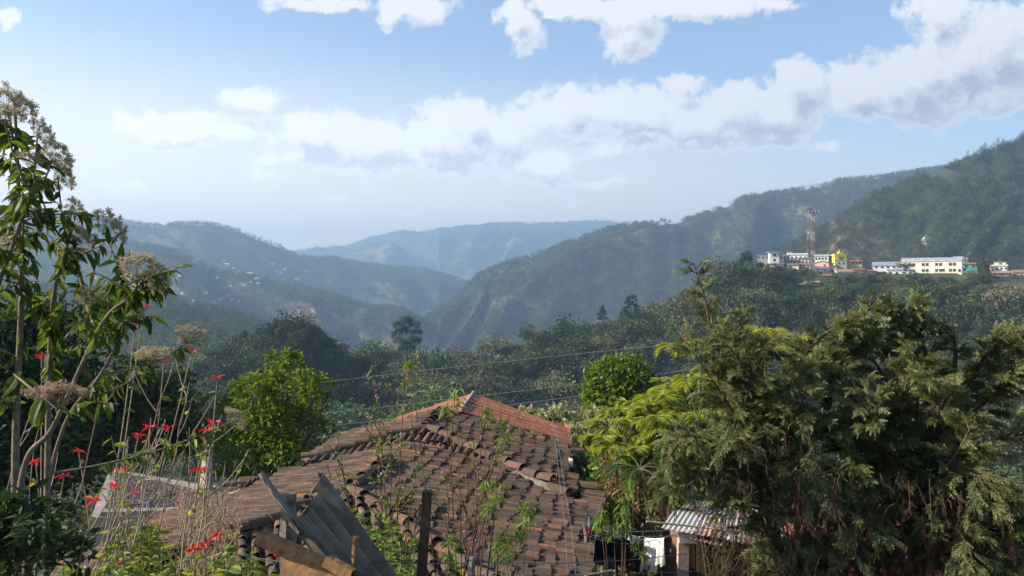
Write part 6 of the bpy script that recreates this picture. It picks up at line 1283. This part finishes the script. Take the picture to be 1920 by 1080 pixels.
LEAD = [([(1560, 680, 9.3), (1590, 620, 9.2), (1618, 575, 9.1), (1642, 532, 9.0)], 26, .2), ([(1480, 690, 9.2), (1520, 640, 9.1), (1560, 600, 9.0), (1600, 590, 9.0)], 24, .2), ([(1720, 660, 9.2), (1700, 610, 9.1), (1690, 570, 9.0), (1672, 548, 8.9)], 26, .2), ([(1740, 670, 9.2), (1725, 610, 9.0), (1712, 570, 9.0), (1712, 545, 8.9)], 26, .22), ([(1830, 690, 9.2), (1860, 640, 9.1), (1890, 610, 9.0), (1925, 600, 8.9)], 24, .22), ([(1640, 660, 9.2), (1650, 620, 9.1), (1640, 590, 9.0), (1655, 570, 8.9)], 24, .18), ([(1790, 680, 9.2), (1790, 630, 9.1), (1770, 600, 9.0), (1760, 590, 8.9)], 24, .2), ([(1540, 690, 9.2), (1548, 650, 9.1), (1575, 615, 9.0), (1580, 590, 8.9)], 24, .18)]
LIMB2 += LEAD + [([(1690, 990, 9.6), (1620, 980, 9.0), (1550, 1000, 8.7), (1490, 1060, 8.6)], 14, .5), ([(1720, 990, 9.6), (1760, 980, 8.8), (1800, 1000, 8.4), (1830, 1060, 8.2)], 14, .5), ([(1730, 960, 9.7), (1830, 930, 9.0), (1900, 950, 8.7), (1950, 1010, 8.6)], 14, .55), ([(1700, 930, 9.7), (1640, 880, 9.0), (1560, 880, 8.7), (1500, 930, 8.6)], 14, .55)]
cypress('right cypress, broad and dark, filling the lower right corner', [(1720, 1260, 9.9), (1715, 1060, 9.9), (1710, 900, 9.8), (1715, 800, 9.8)], LIMB2, 6, (850, (1480, 1900, 880, 1150)))
# ------------------------------------------------------------------ broken sheets, timbers, posts and wire in the foreground
fc = newmat('weathered_fibre_cement'); m, t, out = fc; co = t.n('ShaderNodeTexCoord').outputs['Object']; n1 = t.noise(co, 3.5, 8, .7); n2 = t.noise(co, 22, 6, .7)
col = t.mix(t.maprange(n1.outputs[0], .38, .62), (.25, .21, .16), (.125, .10, .075)); col = t.mix(t.maprange(n2.outputs[0], .62, .70, 0, .6), col, (.38, .365, .33))
t.L.new(principled(t, col, .85, .15, 0, n2.outputs[0], .25, .004).outputs[0], out.inputs[0]); fc = m
def wavy(name, label, A, B, C, D, waves, amp, cat='sheet', edge=None, nU=120, nV_=36, ext=1.0):
    """corrugated sheet: A-B broken top edge (across the waves), D-C bottom edge"""
    A, B, C, D = (np.asarray(q, float) for q in (A, B, C, D)); C = B + (C - B) * ext; D = A + (D - A) * ext; s = np.linspace(0, 1, nU + 1)[:, None]; n = nrm(np.cross(B - A, D - A)); mb = MB()
    top = A * (1 - s) + B * s + (edge(s) if edge else 0); bot = D * (1 - s) + C * s; h = (np.sin(s * waves * 2 * math.pi) * amp) * n; t_ = np.linspace(0, 1, nV_ + 1)
    V = top[:, None] * (1 - t_)[None, :, None] + bot[:, None] * t_[None, :, None] + h[:, None]; k = nV_ + 1; i = (np.arange(nU)[:, None] * k + np.arange(nV_)[None]).ravel(); q = np.stack([i, i + k, i + k + 1, i + 1], 1); N_ = (nU + 1) * k
    mb.add(V.reshape(-1, 3), q, 0, True); mb.add((V - n * .008).reshape(-1, 3), q[:, ::-1], 0, True)
    e = MB; W2 = np.concatenate([V.reshape(-1, 3), (V - n * .008).reshape(-1, 3)]); rim = [(a * k, a * k + k, N_ + a * k + k, N_ + a * k) for a in range(nU)] + [(a, a + 1, N_ + a + 1, N_ + a) for a in range(nV_)] + [(nU * k + a, nU * k + a + 1, N_ + nU * k + a + 1, N_ + nU * k + a) for a in range(nV_)]
    mb.add(W2, np.array(rim)); return single(name, label, cat, mb, fc)
wavy('corrugated_sheet', 'large broken corrugated grey sheet leaning in front of the roof', P(548, 972, 5.7), P(603, 876, 6.5), P(822, 1190, 6.35), P(735, 1190, 5.55), 5.3, .05, ext=2.2, edge=lambda s: np.array([-.02, 0, -.16]) * np.sin(s * math.pi) )
wavy('corrugated_sheet', 'narrow broken corrugated strip seen edge-on left of the large grey sheet', P(486, 888, 5.85), P(489, 885, 6.4), P(574, 1000, 6.2), P(560, 1000, 5.65), 2.2, .012)
def post(name, label, pts, r, mat, n=8, cat='post', split=True):
    e_ = np.array(pts[-1], float); e_[2] = hz(e_[0], e_[1]) - .2; pts = list(pts) + [e_] if e_[2] < pts[-1][2] else list(pts)
    b = MB(); c = curve([np.asarray(q, float) for q in pts], 6); g = rng.normal(0, .06, len(c)); b.tube(c, r * (1 + g), n, 0, False); return single(name, label, cat, b, mat)
gpost = plain('grey_post_wood', (.30, .26, .21), (.12, .10, .08), 14, .9, .1, .8); dpost = plain('dark_post_wood', (.085, .055, .035), (.045, .03, .02), 12, .85, .15, .7); opost = plain('fresh_split_wood', (.36, .20, .10), (.20, .11, .055), 10, .85, .1, .7)
post('wooden_post', 'weathered grey post standing behind the broken sheet', [P(541, 925, 6.7), P(540, 1000, 6.7), P(537, 1200, 6.7)], .062, gpost, 7)
b = MB(); b.add(*_post([P(801, 920, 6.0), P(797, 990, 6.0), P(790, 1085, 6.0), P(786, 1200, 6.0), P(784, 1540, 6.0)], (.062, .075))); single('wooden_post', 'tall square dark post in front of the tiles', 'post', b, dpost)
post('wooden_stake', 'thin brown stake in front of the large grey sheet', [P(668, 1006, 5.4), P(664, 1060, 5.4), P(660, 1160, 5.4)], .021, opost, 7)
post('wooden_stump', 'short cut stump right of the tall dark post', [P(887, 1043, 6.2), P(884, 1075, 6.2), P(878, 1180, 6.2)], .026, gpost, 7)
def beam(name, label, a, b_, w_, h_, mat, cat='timber'):
    a, b_ = np.asarray(a, float), np.asarray(b_, float); d = nrm(b_ - a); x = nrm(np.cross(d, [0, 0, 1.0])); z = np.cross(x, d); n = 9; V = []; 
    for i in range(n):
        p = a * (1 - i / (n - 1)) + b_ * i / (n - 1)
        for sx_, sz_ in ((-1, -1), (1, -1), (1, 1), (-1, 1)): V.append(p + x * sx_ * w_ / 2 * (1 + rng.normal(0, .04)) + z * sz_ * h_ / 2 * (1 + rng.normal(0, .04)) + d * (rng.normal(0, .012) if i in (0, n - 1) else 0))
    q = [[3, 2, 1, 0], [4 * n - 4 + i for i in range(4)]] + [[r * 4 + i, r * 4 + (i + 1) % 4, r * 4 + 4 + (i + 1) % 4, r * 4 + 4 + i] for r in range(n - 1) for i in range(4)]; mb = MB(); mb.add(V, q); return single(name, label, cat, mb, mat)
beam('split_timber', 'dark split timber slanting down in front of the grey sheet', P(486, 1006, 5.6), P(720, 1112, 5.3), .07, .085, dpost)
beam('timber_board', 'pale sawn board under the dark split timber', P(530, 1068, 5.5), P(690, 1120, 5.3), .04, .13, opost)
beam('timber_offcut', 'short brown offcut lying against the large grey sheet', P(612, 1052, 5.35), P(660, 1078, 5.3), .05, .07, opost)
cline([P(440, 1040, 6.4), P(600, 1062, 6.3), P(700, 1052, 6.2), P(800, 1057, 6.0), P(900, 1055, 6.4), P(1030, 1056, 7.2), P(1100, 1054, 8.0), P(1190, 1049, 8.6), P(1270, 1040, 9.2), P(1340, 1034, 9.8), P(1400, 1032, 10.2)], .004, 'thin twisted fence wire running from the dark post to the shack', 'fence_wire', 'wire', wirem)
cline([P(440, 1085, 6.2), P(800, 1085, 5.98), P(1200, 1075, 9.0), P(1400, 1068, 10)], .004, 'lower fence wire at the very bottom of the picture', 'fence_wire', 'wire', wirem)
cline([P(800, 1090, 6.5), P(900, 1080, 7.0), P(920, 1062, 7.4), P(1000, 1022, 8.2)], .006, 'pale dry stick leaning across the lower tiles', 'dry_stick', 'stick', palem)
